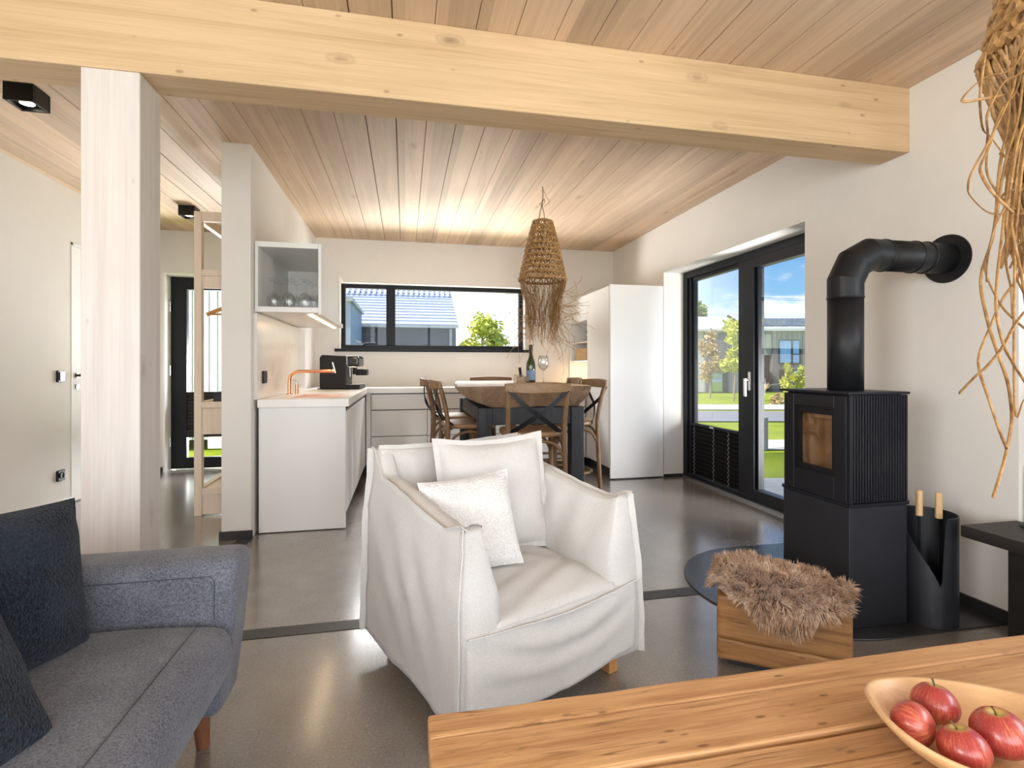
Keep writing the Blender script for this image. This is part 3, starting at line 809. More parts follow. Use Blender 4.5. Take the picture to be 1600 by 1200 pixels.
# ------------------------------------------------------------------ copper tap
tx, ty = -0.875, 4.22
t = thing('kitchen_tap', 'copper kitchen tap with long straight spout over the sink', 'tap', (tx, ty, WH))
m = MB()
sp = bez([(tx, ty, WH + 0.001), (tx, ty, WH + 0.10), (tx + 0.012, ty, WH + 0.145), (tx + 0.055, ty, WH + 0.173), (tx + 0.12, ty, WH + 0.178), (tx + 0.325, ty - 0.01, WH + 0.180)], 8)
m.tube(sp, 0.0125, 14)
m.build('spout', M['copper'], t, smooth=True)
MB().cyl((tx, ty), 0.024, WH + 0.0005, WH + 0.008, 20).build('base_ring', M['copper'], t)
MB().tube([(tx + 0.318, ty - 0.010, WH + 0.180), (tx + 0.336, ty - 0.011, WH + 0.180)], 0.0145, 14).build('nozzle', M['copper'], t)
MB().tube([(tx + 0.340, ty - 0.010, WH + 0.165), (tx + 0.318, ty - 0.010, WH + 0.25)], 0.0055, 8).build('lever', M['chrome'], t)
t = thing('soap_pump', 'small copper soap pump standing beside the kitchen tap', 'soap pump', (tx + 0.05, ty + 0.03, WH))
MB().cyl((tx + 0.05, ty + 0.02), 0.012, WH + 0.001, WH + 0.075, 16).build('body', M['copper'], t)
m = MB(); m.cyl((tx + 0.05, ty + 0.02), 0.005, WH + 0.075, WH + 0.105, 10); m.tube([(tx + 0.05, ty + 0.02, WH + 0.10), (tx + 0.02, ty + 0.01, WH + 0.112)], 0.004, 8)
m.build('pump_head', M['chrome'], t)

# ------------------------------------------------------------------ coffee machine, seen in three-quarter view
t = thing('coffee_machine', 'black bean-to-cup coffee machine in the corner of the worktop', 'coffee machine', (-0.60, 5.15, WH), radians(-8))
def cb(x0, x1, y0, y1, z0, z1): return MB().box(x0, x1, y0, y1, z0, z1)
BP = M['black_plastic']
L_ = dict(world=False)
# local: front of the machine looks towards +x, its side towards the room
side = [(-0.17, 0.004), (0.075, 0.004), (0.075, 0.315), (-0.15, 0.325), (-0.17, 0.30)]
MB().prism(side, -0.12, 0.12, 'y').build('body', BP, t, bevel=0.008, **L_)
cb(0.076, 0.19, -0.115, 0.115, 0.215, 0.312).build('brew_head', plain('gloss_black', (0.01, 0.01, 0.011), 0.12), t, bevel=0.02, seg=3, **L_)
m = MB(); m.tube([(0.082, -0.1165, 0.312), (0.082, -0.1165, 0.235), (0.10, -0.1165, 0.212), (0.19, -0.1165, 0.210)], 0.004, 8)
m.build('trim_line', M['chrome'], t, **L_)
cb(0.08, 0.187, -0.114, 0.114, 0.3125, 0.318).build('top_plate', M['chrome'], t, **L_)
cb(0.076, 0.20, -0.12, 0.12, 0.004, 0.045).build('drip_tray', BP, t, bevel=0.004, **L_)
m = MB(); m.box(0.11, 0.145, -0.025, 0.025, 0.14, 0.2145)
m.build('spout_block', BP, t, bevel=0.004, **L_)
m = MB(); m.tube([(0.128, -0.018, 0.20), (0.128, -0.018, 0.125)], 0.007, 8); m.tube([(0.128, 0.018, 0.20), (0.128, 0.018, 0.125)], 0.007, 8)
m.build('coffee_spouts', M['chrome'], t, **L_)
MB().tube([(0.10, -0.09, 0.21), (0.105, -0.09, 0.12)], 0.006, 8).build('steam_wand', M['chrome'], t, **L_)
cb(0.13, 0.235, 0.02, 0.11, 0.13, 0.19).build('milk_container', BP, t, bevel=0.006, **L_)
MB().tube(bez([(-0.165, 0.05, 0.05), (-0.19, 0.06, 0.02), (-0.20, 0.02, 0.006), (-0.19, -0.10, 0.006)], 5), 0.005, 8).build('power_cable', M['black_plastic'], t, **L_)

# ------------------------------------------------------------------ tall corner cabinet with open niche
TY0, TZ1 = 4.63, 1.885
NY0, NY1 = 5.262, 5.878
t = thing('tall_cabinet', 'tall white cabinet between the terrace door and the far wall, with a lit open niche', 'cabinet', (2.2, TY0, 0))
MB().box(TCX + 0.004, XR - 0.012, TY0, TY0 + 0.022, 0.012, TZ1).build('end_panel', LW, t, bevel=0.0015, seg=1)
MB().box(TCX - 0.002, TCX + 0.022, TY0 + 0.026, NY0 - 0.002, 0.115, TZ1 - 0.012).build('door', LW, t, bevel=0.0015, seg=1)
m = MB()
m.box(TCX + 0.024, XR - 0.004, TY0 + 0.024, NY0 - 0.02, 0.10, TZ1 - 0.004)
m.box(TCX + 0.024, XR - 0.004, NY0 - 0.02, NY0, 0.10, TZ1 - 0.004)
m.box(TCX + 0.004, XR - 0.004, NY0, YF - 0.004, 1.60, TZ1 - 0.012)
m.box(TCX + 0.004, XR - 0.004, NY1, YF - 0.004, 0.10, 1.60)
m.box(XR - 0.02, XR - 0.004, NY0, NY1, 0.10, 1.60)
m.box(TCX + 0.004, XR - 0.02, NY0, NY1, 0.10, WH + 0.012)
m.build('carcass', LW, t)
MB().box(TCX - 0.002, TCX + 0.0035, NY0 + 0.002, YF - 0.006, 1.61, 1.74).build('flap', LW, t)
MB().box(TCX + 0.06, XR - 0.03, TY0 + 0.03, YF - 0.02, 0.0, 0.10).build('plinth', M['kick'], t)
for zz in (1.165, 1.37):
    MB().box(TCX + 0.03, XR - 0.0205, NY0 + 0.001, NY1 - 0.001, zz - 0.012, zz).build('shelf', LW, t)
MB().box(TCX + 0.05, TCX + 0.07, NY0 + 0.06, NY1 - 0.06, 1.148, 1.1525).build('led_strip', M['led'], t)
lamp('niche_light', 'AREA', (TCX + 0.2, 5.57, 1.14), (0, 0, 0), 1.6, (1.0, 0.66, 0.36), shape='RECTANGLE', size=0.2, size_y=0.4)
m = MB(); bx = TCX + 0.06
m.box(bx, bx + 0.22, NY1 - 0.42, NY1 - 0.07, 1.166, 1.30)
o = m.build('storage_box', M['crate_wood'], bevel=0.003); tag(o, 'pale wooden storage box on the niche shelf of the tall cabinet', 'box')
o = MB().lathe([(0.04, 0), (0.04, 0.13), (0.035, 0.14), (0, 0.14)], 18).build('canister', M['chrome'], smooth=False); o.location = (TCX + 0.12, 5.42, WH + 0.0135); tag(o, 'silver canister standing in the niche of the tall cabinet', 'canister')
m = MB(); random.seed(5)
t = thing('potted_sprig', 'small dark plant sprig on the top shelf of the cabinet niche', 'plant', (TCX + 0.10, 5.45, 1.371))
MB().lathe([(0.03, 1.3715), (0.04, 1.43), (0.036, 1.43), (0.0, 1.42)], 14, (TCX + 0.10, 5.45, 0)).build('pot', M['black_plastic'], t)
for k in range(14):
    a = random.uniform(0, 2 * pi); l = random.uniform(0.04, 0.09)
    p0 = (TCX + 0.10, 5.45, 1.42); p1 = (TCX + 0.10 + cos(a) * l * 0.6, 5.45 + sin(a) * l * 0.6, 1.42 + l)
    m.tube([p0, p1, (p1[0] + cos(a) * 0.02, p1[1] + sin(a) * 0.02, p1[2] - 0.005)], [0.002, 0.006, 0.001], 5)
m.build('leaves', plain('leaf_dark', (0.06, 0.09, 0.03), 0.6), t)

# ------------------------------------------------------------------ open wardrobe in the hall, against the short kitchen wall
WX0, WX1, WY0, WY1, WZ = -1.505, -1.142, 4.12, 5.02, 2.225
t = thing('open_wardrobe', 'open whitewashed wooden wardrobe in the hall beside the short kitchen wall', 'wardrobe', ((WX0 + WX1) / 2, WY0, 0))
pw = 0.05
WD = M['wardrobe_wood']
for (a, b) in ((WX0, WY0), (WX0, WY1 - pw), (WX1 - pw, WY0), (WX1 - pw, WY1 - pw)):
    MB().box(a, a + pw, b, b + pw, 0, WZ).build('post', WD, t, bevel=0.003)
m = MB()
m.box(WX0 + pw, WX1 - pw, WY0 + 0.004, WY0 + pw - 0.004, WZ - 0.07, WZ); m.box(WX0 + pw, WX1 - pw, WY1 - pw + 0.004, WY1 - 0.004, WZ - 0.07, WZ)
m.box(WX0 + 0.004, WX0 + pw - 0.004, WY0 + pw, WY1 - pw, WZ - 0.07, WZ); m.box(WX1 - pw + 0.004, WX1 - 0.004, WY0 + pw, WY1 - pw, WZ - 0.07, WZ)
m.build('top_frame', WD, t, bevel=0.002, seg=1)
for zz in (1.80, 0.832, 0.20):
    MB().box(WX0 + pw, WX1 - pw, WY0 + 0.003, WY0 + pw - 0.003, zz - 0.045, zz).build('rail', WD, t, bevel=0.002, seg=1)
    MB().box(WX0 + pw, WX1 - pw, WY0 + pw, WY1 - pw, zz - 0.03, zz - 0.008).build('shelf', WD, t)
    MB().box(WX0 + 0.004, WX0 + pw - 0.004, WY0 + pw, WY1 - pw, zz - 0.045, zz).build('side_rail', WD, t)
MB().box(WX0 + pw, WX1 - pw, WY0 + 0.012, WY0 + 0.028, 0.595, 0.785).build('front_panel', WD, t)
MB().box(WX0 + pw, WX1 - pw, WY0 + 0.012, WY0 + 0.028, 0.01, 0.155).build('front_panel', WD, t)
MB().box(WX0 + pw, WX1 - pw, WY0 + 0.012, WY0 + 0.028, 1.665, 1.753).build('front_panel', WD, t)
MB().tube([((WX0 + WX1) / 2, WY0 + pw, 1.63), ((WX0 + WX1) / 2, WY1 - pw, 1.63)], 0.011, 10).build('hanging_rod', M['chrome'], t)
# hanger
hx = (WX0 + WX1) / 2; hy = 4.42
t = thing('coat_hanger', 'orange-brown wooden coat hanger hanging inside the open wardrobe', 'hanger', (hx, hy, 1.55))
m = MB(); m.tube(bez([(hx - 0.19, hy - 0.03, 1.495), (hx - 0.10, hy - 0.01, 1.54), (hx, hy, 1.565), (hx + 0.10, hy + 0.01, 1.54), (hx + 0.17, hy + 0.03, 1.50)], 6), 0.015, 8)
m.tube([(hx - 0.17, hy - 0.027, 1.50), (hx + 0.155, hy + 0.026, 1.505)], 0.007, 8)
m.build('shoulders', plain('hanger_wood', (0.55, 0.25, 0.06), 0.4), t, smooth=True)
MB().tube(bez([(hx, hy, 1.57), (hx, hy, 1.605), (hx + 0.014, hy, 1.625), (hx + 0.004, hy, 1.6475), (hx - 0.012, hy, 1.640)], 6), 0.0025, 6).build('hook', M['chrome'], t)
o = MB().box(WX0 + 0.10, WX1 - 0.07, WY0 + 0.08, WY0 + 0.34, 0.8245, 0.90).build('storage_case', M['black_plastic'], bevel=0.006)
tag(o, 'low black case lying on the middle shelf of the open wardrobe', 'case')
# ================================================================== DINING CORNER
TX0, TX1, TY_0, TY_1, TTOP = 0.345, 1.335, 3.55, 4.95, 0.950
t = thing('dining_table', 'high dining table with thick rough bowl-edged wooden top on black painted legs', 'table', ((TX0 + TX1) / 2, (TY_0 + TY_1) / 2, 0))
def slab(u, v, w):
    # v along the length, u across, w up; the underside is rounded in like a hewn trough
    th = 0.150
    z = TTOP - th * (1 - w)
    k = (1 - w)
    inset_l = 0.26 * k ** 1.7 + 0.02 * mnoise.noise(Vector((v * 7, w * 3, 1.3)))
    inset_r = 0.09 * k ** 1.6 + 0.015 * mnoise.noise(Vector((v * 7, w * 3, 7.3)))
    endk = 0.05 * k ** 1.5
    x = lerp(TX0 + inset_l + 0.13 * v, TX1 - inset_r, u)
    y = lerp(TY_0 + endk, TY_1 - endk, v)
    y += 0.012 * mnoise.noise(Vector((x * 9, z * 14, 2.1 + v * 3))) * k
    if w < 1e-6: z += 0.010 * mnoise.noise(Vector((x * 8, y * 8, 0)))
    return (x, y, z)
MB().block(slab, (20, 26, 8)).build('tabletop', M['slab_wood'], t, smooth=False)
def slabtop(u, v, w):
    x = lerp(TX0 + 0.012 + 0.13 * v, TX1 - 0.008, u); y = lerp(TY_0 + 0.01, TY_1 - 0.01, v)
    return (x, y, TTOP + 0.0005 + 0.003 * w)
MB().block(slabtop, (6, 6, 1)).build('top_board', M['slab_top'], t)
PB = M['painted_black_wood']
LX0, LX1, LY0, LY1 = 0.505, 1.29, 3.575, 4.86
zl = TTOP - 0.152
for (a, b) in ((LX0, LY0), (LX1 - 0.10, LY0), (LX0, LY1 - 0.10), (LX1 - 0.10, LY1 - 0.10)):
    MB().box(a, a + 0.10, b, b + 0.10, 0, zl).build('leg', PB, t, bevel=0.007)
m = MB()
m.box(LX0 + 0.10, LX1 - 0.10, LY0 + 0.015, LY0 + 0.07, zl - 0.125, zl - 0.002); m.box(LX0 + 0.10, LX1 - 0.10, LY1 - 0.07, LY1 - 0.015, zl - 0.105, zl - 0.002)
m.box(LX0 + 0.015, LX0 + 0.07, LY0 + 0.10, LY1 - 0.10, zl - 0.105, zl - 0.002); m.box(LX1 - 0.07, LX1 - 0.015, LY0 + 0.10, LY1 - 0.10, zl - 0.105, zl - 0.002)
m.build('apron', PB, t, bevel=0.004)

# cross-back counter stool, origin on the floor, looking towards +y
def make_stool(name, label, group):
    t = thing(name, label, 'stool', (0, 0, 0), 0, group)
    CW = M['chair_wood']; BS = M['black_steel']; kw = dict(world=False)
    sz = 0.672
    def seat(u, v, w):
        a = 2 * pi * u; r = v
        return (0, 0, 0)
    prof = []
    m = MB()
    n = 36; vs = []
    def outline(a, k):
        c, s_ = cos(a), sin(a)
        e = 2 / 3.2
        x = 0.205 * abs(c) ** e * (1 if c > 0 else -1); y = 0.20 * abs(s_) ** e * (1 if s_ > 0 else -1)
        x *= 1 + 0.10 * (y / 0.2)
        return x * k, y * k
    rings = [(0.0, sz - 0.012), (0.55, sz - 0.010), (0.88, sz - 0.001), (0.97, sz), (1.0, sz - 0.008), (1.0, sz - 0.026), (0.97, sz - 0.034), (0.0, sz - 0.034)]
    vs = []; fs = []
    for k, z in rings:
        for i in range(n):
            x, y = outline(2 * pi * i / n, k); vs.append((x, y, z))
    for r in range(len(rings) - 1):
        for i in range(n):
            fs.append((r * n + i, r * n + (i + 1) % n, (r + 1) * n + (i + 1) % n, (r + 1) * n + i))
    m.add(vs, fs); m.build('seat', wood('seat_wood', (0.30, 0.17, 0.085), (0.18, 0.095, 0.042), 'y', 4, 28, 0.35, bump=0.05) if 'seat_wood' not in bpy.data.materials else bpy.data.materials['seat_wood'], t, smooth=True, **kw)
    for s_ in (-1, 1):
        # rear leg runs up into the back post
        pts = bez([(s_ * 0.190, -0.215, 0.0), (s_ * 0.188, -0.195, 0.35), (s_ * 0.183, -0.185, 0.64), (s_ * 0.186, -0.205, 0.80), (s_ * 0.192, -0.248, 0.965)], 5)
        MB().tube(pts, 0.0165, 10).build('leg', CW, t, smooth=True, **kw)
        MB().tube([(s_ * 0.165, 0.155, sz - 0.034), (s_ * 0.185, 0.185, 0.0)], [0.018, 0.014], 10).build('leg', CW, t, smooth=True, **kw)
        # bent brace under the seat
        pts = bez([(s_ * 0.186, -0.186, 0.50), (s_ * 0.182, -0.13, 0.585), (s_ * 0.175, -0.02, 0.615), (s_ * 0.172, 0.09, 0.58), (s_ * 0.172, 0.158, 0.50)], 6)
        MB().tube(pts, 0.0105, 8).build('brace', CW, t, smooth=True, **kw)
    pts = bez([(-0.17, 0.164, 0.50), (-0.11, 0.17, 0.59), (0, 0.172, 0.615), (0.11, 0.17, 0.59), (0.17, 0.164, 0.50)], 6)
    MB().tube(pts, 0.0105, 8).build('brace', CW, t, smooth=True, **kw)
    pts = bez([(-0.185, -0.188, 0.50), (-0.12, -0.188, 0.59), (0, -0.188, 0.615), (0.12, -0.188, 0.59), (0.185, -0.188, 0.50)], 6)
    MB().tube(pts, 0.0105, 8).build('brace', CW, t, smooth=True, **kw)
    # foot ring
    ring = []
    for i in range(28):
        a = 2 * pi * i / 28
        x, y = outline(a, 0.90); ring.append((x * 1.02, y * 0.98 - 0.008, 0.27))
    MB().tube(ring, 0.0115, 8, closed=True).build('foot_ring', CW, t, smooth=True, **kw)
    # top rail, bowed backwards
    def rail(u, v, w):
        x = lerp(-0.212, 0.212, u)
        y = -0.245 - 0.045 * (1 - (x / 0.212) ** 2) + lerp(-0.011, 0.011, v)
        h = 0.070 - 0.018 * (x / 0.212) ** 2
        z = 0.958 + (w - 0.5) * h
        return (x, y, z)
    MB().block(rail, (16, 2, 4)).build('top_rail', M['rail_wood'], t, bevel=0.006, seg=2, **kw)
    for s_ in (-1, 1):
        pts = bez([(s_ * 0.188, -0.262, 0.945), (s_ * 0.09, -0.262 , 0.85), (0, -0.245 - s_ * 0.004, 0.785), (-s_ * 0.10, -0.20, 0.71), (-s_ * 0.168, -0.145, 0.662)], 6)
        m = MB(); vs = []; fs = []
        for i, p_ in enumerate(pts):
            tg = (pts[min(i + 1, len(pts) - 1)] - pts[max(i - 1, 0)]).normalized()
            wv = tg.cross(Vector((0, 1, 0))).normalized() * 0.0145; nv = wv.cross(tg).normalized() * 0.0025
            vs += [p_ - wv - nv, p_ + wv - nv, p_ + wv + nv, p_ - wv + nv]
        for i in range(len(pts) - 1):
            for k in range(4): fs.append((i * 4 + k, i * 4 + (k + 1) % 4, (i + 1) * 4 + (k + 1) % 4, (i + 1) * 4 + k))
        fs += [(3, 2, 1, 0), tuple((len(pts) - 1) * 4 + k for k in range(4))]
        m.add(vs, fs)
        m.build('cross_strap', BS, t, **kw)
    return t
G = 'cross-back stools around the dining table'
st = make_stool('counter_stool', 'wooden cross-back counter stool at the near end of the dining table', G)
st.location = (0.835, 3.36, 0)
st.rotation_euler = (0, 0, radians(-4))
dup(st, (0.475, 3.91, 0), radians(-86), 'wooden cross-back counter stool on the left of the dining table, nearer the armchair', G)
dup(st, (0.425, 4.50, 0), radians(-91), 'wooden cross-back counter stool on the left of the dining table, farther from the armchair', G)
dup(st, (1.255, 3.91, 0), radians(96), 'wooden cross-back counter stool on the right of the dining table, nearer the armchair', G)
dup(st, (1.275, 4.50, 0), radians(88), 'wooden cross-back counter stool on the right of the dining table, nearer the lit niche', G)
dup(st, (0.84, 4.86, 0), radians(178), 'wooden cross-back counter stool at the far end of the dining table under the window', G)

# on the table
def bottle(x, y, z):
    o = MB().lathe([(0.0, 0.004), (0.030, 0.0), (0.037, 0.004), (0.0375, 0.14), (0.034, 0.17), (0.020, 0.205), (0.0145, 0.235), (0.0140, 0.265)], 24).build('wine_bottle', M['wine_green'], smooth=True)
    o.location = (x, y, z); tag(o, 'tall green wine bottle standing on the dining table', 'bottle')
    MB().lathe([(0.0150, 0.255), (0.0150, 0.312), (0.0, 0.312)], 18).build('capsule', M['black_plastic'], o, world=False)
    MB().lathe([(0.0379, 0.03), (0.0379, 0.11)], 24).build('bottle_label', plain('label_blue', (0.16, 0.24, 0.36), 0.5), o, world=False)
TT = TTOP + 0.0038
bottle(0.985, 3.98, TT)
o = MB().lathe(wine_profile(0.225, 0.046, 0.038), 26).build('wine_glass', GL, smooth=True); o.location = (1.075, 3.93, TT); tag(o, 'stemmed clear wine glass standing on the dining table right of the bottle', 'glass')
o = MB().lathe(wine_profile(0.225, 0.046, 0.038), 26).build('wine_glass', GL, smooth=True); o.location = (1.12, 4.10, TT); tag(o, 'stemmed clear wine glass on the dining table, farther back right of the bottle', 'glass')
for (x, y, r_, h, lab) in ((0.865, 3.90, 0.042, 0.075, 'wide clear tumbler on the dining table left of the wine bottle'), (0.915, 3.80, 0.017, 0.065, 'small shot glass on the dining table in front of the wide tumbler')):
    o = MB().lathe([(r_ * 0.85, 0), (r_, h), (r_ * 0.95, h), (r_ * 0.8, 0.006), (0, 0.006)], 22).build('tumbler', GL, smooth=True); o.location = (x, y, TT); tag(o, lab, 'glass')
t = thing('wooden_caddy', 'small wooden caddy box on the dining table beside the wine bottle', 'box', (0.945, 4.10, TT))
m = MB(); x0, y0 = 0.90, 4.05
m.box(x0, x0 + 0.11, y0, y0 + 0.008, TT, TT + 0.055); m.box(x0, x0 + 0.11, y0 + 0.072, y0 + 0.08, TT, TT + 0.055); m.box(x0, x0 + 0.008, y0 + 0.008, y0 + 0.072, TT, TT + 0.055); m.box(x0 + 0.102, x0 + 0.11, y0 + 0.008, y0 + 0.072, TT, TT + 0.055); m.box(x0 + 0.008, x0 + 0.102, y0 + 0.008, y0 + 0.072, TT, TT + 0.008)
m.build('box_body', M['crate_wood'], t)
o = MB().tube([(0.935, 4.09, TT + 0.009), (0.918, 4.09, TT + 0.13)], 0.012, 10).build('pepper_mill', M['black_plastic']); tag(o, 'black pepper mill leaning in the small wooden caddy on the dining table', 'pepper mill')

# ------------------------------------------------------------------ woven pendant lamps
def pendant(cx, cy, zrim, zbody, label, seed, nstr, wild, light_mat, fr_len, thick=0.0022, flat=0.35, rim=0.18):
    rnd = random.Random(seed)
    t = thing('pendant_lamp', label, 'lamp', (cx, cy, zbody), 0, 'woven raffia pendant lamps')
    H = zbody - zrim
    def R(f):   # f 0 at the top .. 1 at the rim
        return 0.072 + (rim - 0.072) * f ** 0.86
    RA = M['raffia'] if not light_mat else M['raffia_light']
    # cord with its knot
    m = MB()
    zk = lerp(zbody, CE, 0.45)
    m.tube(bez([(cx, cy, CE - 0.001), (cx + 0.002, cy, lerp(CE, zk, 0.5)), (cx - 0.006, cy, zk)], 4), 0.004, 6)
    m.tube(bez([(cx - 0.006, cy, zk), (cx - 0.022, cy + 0.004, lerp(zk, zbody, 0.5)), (cx - 0.032, cy, zbody - 0.01)], 4), 0.0035, 6)
    m.tube(bez([(cx - 0.006, cy, zk), (cx + 0.010, cy - 0.006, lerp(zk, zbody, 0.5)), (cx + 0.014, cy, zbody - 0.01)], 4), 0.0035, 6)
    m.tube(bez([(cx, cy, CE - 0.02), (cx + 0.03, cy, zk + 0.07), (cx + 0.05, cy - 0.01, zk + 0.03), (cx + 0.01, cy, zk - 0.005)], 5), 0.002, 5)
    m.tube(bez([(cx - 0.006, cy, zk), (cx + 0.016, cy, zk + 0.028), (cx + 0.012, cy, zk + 0.05), (cx - 0.002, cy, zk + 0.03), (cx - 0.026, cy, zk + 0.004)], 5), 0.003, 5)
    m.ball((cx - 0.006, cy, zk), 0.009, 8, 6)
    m.build('cord', M['cord'], t)
    MB().lathe([(0.006, 0.0), (0.009, 0.008), (0, 0.008)], 12, (cx, cy, CE - 0.0085)).build('ceiling_hook', M['reveal_white'], t)
    # woven body: braided rings with slanting strips between them
    m = MB()
    rows = 10
    for r in range(rows + 1):
        f = r / rows; z = zbody - H * f; rr = R(f)
        nn = int(60 * rr / 0.18) + 24
        amp = 0.006
        for ph in (0, pi):
            ring = []
            for i in range(nn):
                a = 2 * pi * i / nn
                k = nn // 4
                q = a * k + ph
                ring.append((cx + (rr + amp * cos(q)) * cos(a), cy + (rr + amp * cos(q)) * sin(a), z + amp * 0.9 * sin(q) + rnd.uniform(-0.0012, 0.0012)))
            m.tube(ring, 0.0068 if r < rows else 0.0085, 5, closed=True)
    for r in range(rows):
        f0, f1 = r / rows, (r + 1) / rows
        z0, z1 = zbody - H * f0, zbody - H * f1
        nn = int(11 + 15 * R(f0) / 0.18)
        for i in range(nn):
            a = 2 * pi * (i + 0.5 * (r % 2)) / nn
            for sg in (1, -1):
                if sg == -1 and rnd.random() < 0.15: continue
                da = sg * pi / nn * 1.0
                m.tube([(cx + R(f0) * cos(a), cy + R(f0) * sin(a), z0), (cx + (R((f0 + f1) / 2) + 0.003) * cos(a + da / 2), cy + (R((f0 + f1) / 2) + 0.003) * sin(a + da / 2), (z0 + z1) / 2), (cx + R(f1) * cos(a + da), cy + R(f1) * sin(a + da), z1)], 0.0058, 4)
    m.build('woven_shade', RA, t)
    # fringe of loose strands
    m = MB()
    for i in range(nstr):
        a = rnd.uniform(0, 2 * pi)
        r0 = rim * rnd.uniform(0.90, 1.02)
        L = fr_len * rnd.uniform(0.55, 1.05)
        tw = rnd.uniform(-0.9, 0.9)
        rin = rnd.uniform(0.50, 0.80)
        pts = []
        for k in range(8):
            q = k / 7
            rr = r0 * lerp(1.0, rin, sm(0, 0.6, q)) + rnd.uniform(-0.007, 0.007)
            if q > 0.7: rr *= 1 + (q - 0.7) * rnd.uniform(-1.2, 1.0)
            aa = a + tw * q + rnd.uniform(-0.05, 0.05)
            pts.append((cx + rr * cos(aa), cy + rr * sin(aa), zrim + 0.004 - L * q ** 1.05))
        m.tube(bez(pts, 2), thick * rnd.uniform(0.7, 1.3), 4, flat=flat)
    for i in range(wild):
        a = rnd.uniform(0, 2 * pi); el = rnd.uniform(0.02, 1.0)
        z0 = zrim - fr_len * rnd.uniform(0.15, 0.95)
        r0 = rim * 0.75
        p = Vector((cx + r0 * cos(a), cy + r0 * sin(a), z0)); d = Vector((cos(a), sin(a), rnd.uniform(-0.9, 0.7))).normalized()
        curl = Vector((rnd.uniform(-1, 1), rnd.uniform(-1, 1), rnd.uniform(-1.4, 0.6)))
        pts = [p]; st_ = rnd.uniform(0.02, 0.045)
        for k in range(7):
            d = (d + curl * 0.22 + Vector((rnd.uniform(-.3, .3), rnd.uniform(-.3, .3), rnd.uniform(-.3, .3)))).normalized()
            p = p + d * st_
            pts.append(p)
        m.tube(bez(pts, 2), thick * 0.62, 4)
    o = m.build('fringe', RA, t); o['kind'] = 'stuff'
    return t
pendant(1.047, 3.85, 1.765, 2.215, 'woven raffia pendant lamp with shaggy fringe hanging over the dining table', 3, 330, 130, False, 0.50)
# ================================================================== LIVING CORNER
def fbm(p, s, o=3):
    v = 0; a = 1; t_ = 0
    for i in range(o):
        v += a * mnoise.noise(Vector(p) * s * (2 ** i)); t_ += a; a *= 0.5
    return v / t_

def pillow(name, mat, w, h, th, label, cat, M_, flange=0.0, seed=0, wr=0.010, n=26, corner=0.10, group=None, fmat=None, sag=0.0):
    """w, h in local x, z; thickness along y."""
    rnd = random.Random(seed)
    off = Vector((rnd.uniform(0, 50), rnd.uniform(0, 50), rnd.uniform(0, 50)))
    def surf(side):
        def fn(u, v):
            x = (u - 0.5) * 2; z = (v - 0.5) * 2
            # sides bow in, corners stay out as ears
            bx = 1 - corner * (1 - z * z) * 0.5; bz = 1 - corner * (1 - x * x) * 0.5
            px = x * bx * w / 2; pz = z * bz * h / 2
            e = max(0.0, (1 - abs(x) ** 2.6)) ** 0.55 * max(0.0, (1 - abs(z) ** 2.6)) ** 0.55
            y = side * th / 2 * e
            q = Vector((px, pz, side * 3.0)) + off
            k = e ** 0.5
            y += side * wr * k * (fbm(q, 5.0) + 0.8 * fbm(q + Vector((3, 9, 1)), 13))
            edge = (abs(x) ** 6 + abs(z) ** 6)
            y += 0.010 * min(1, edge) * mnoise.noise(q * 9) 
            pz -= sag * (1 - x * x) * sm(0.2, 1.0, z)
            return (px, y, pz)
        return fn
    m = MB()
    m.grid(surf(-1), n, n); 
    off2 = len(m.v)
    g2 = MB(); g2.grid(surf(1), n, n)
    m.add(g2.v, [tuple(reversed(f)) for f in g2.f])
    m.v = [tuple(M_ @ Vector(p)) for p in m.v]
    o = m.build(name, mat, smooth=True, weld=True)
    tag(o, label, cat, group)
    if flange:
        f = MB(); ring = []
        K = 22
        for side in range(4):
            for i in range(K):
                q = -1 + 2 * i / K
                ring.append([(q, 1), (1, -q), (-q, -1), (-1, q)][side])
        vs = []; fs = []
        N = len(ring)
        for (x, z) in ring:
            bx = 1 - corner * (1 - z * z) * 0.5; bz = 1 - corner * (1 - x * x) * 0.5
            px = x * bx * w / 2; pz = z * bz * h / 2 - sag * (1 - x * x) * sm(0.2, 1.0, z)
            dx = (1 if abs(x) > 0.999 else 0) * (1 if x > 0 else -1); dz = (1 if abs(z) > 0.999 else 0) * (1 if z > 0 else -1)
            nz = 0.010 * mnoise.noise((Vector((px, pz, 0)) + off) * 9)
            wob = 0.006 * mnoise.noise(Vector((px * 14, pz * 14, 4 + seed)))
            vs += [(px - dx * 0.012, nz - 0.006, pz - dz * 0.012), (px + dx * flange, nz - 0.004 + wob, pz + dz * flange), (px + dx * flange, nz + 0.004 + wob, pz + dz * flange), (px - dx * 0.012, nz + 0.006, pz - dz * 0.012)]
        for i in range(N):
            j = (i + 1) % N
            for k in range(4):
                fs.append((i * 4 + k, i * 4 + (k + 1) % 4, j * 4 + (k + 1) % 4, j * 4 + k))
        f.add([M_ @ Vector(p) for p in vs], fs)
        f.build('flange', fmat or mat, o, smooth=False)
    return o
def frame(loc, yaw, tilt, roll=0.0):
    return Matrix.Translation(loc) @ Matrix.Rotation(yaw, 4, 'Z') @ Matrix.Rotation(tilt, 4, 'X') @ Matrix.Rotation(roll, 4, 'Y')

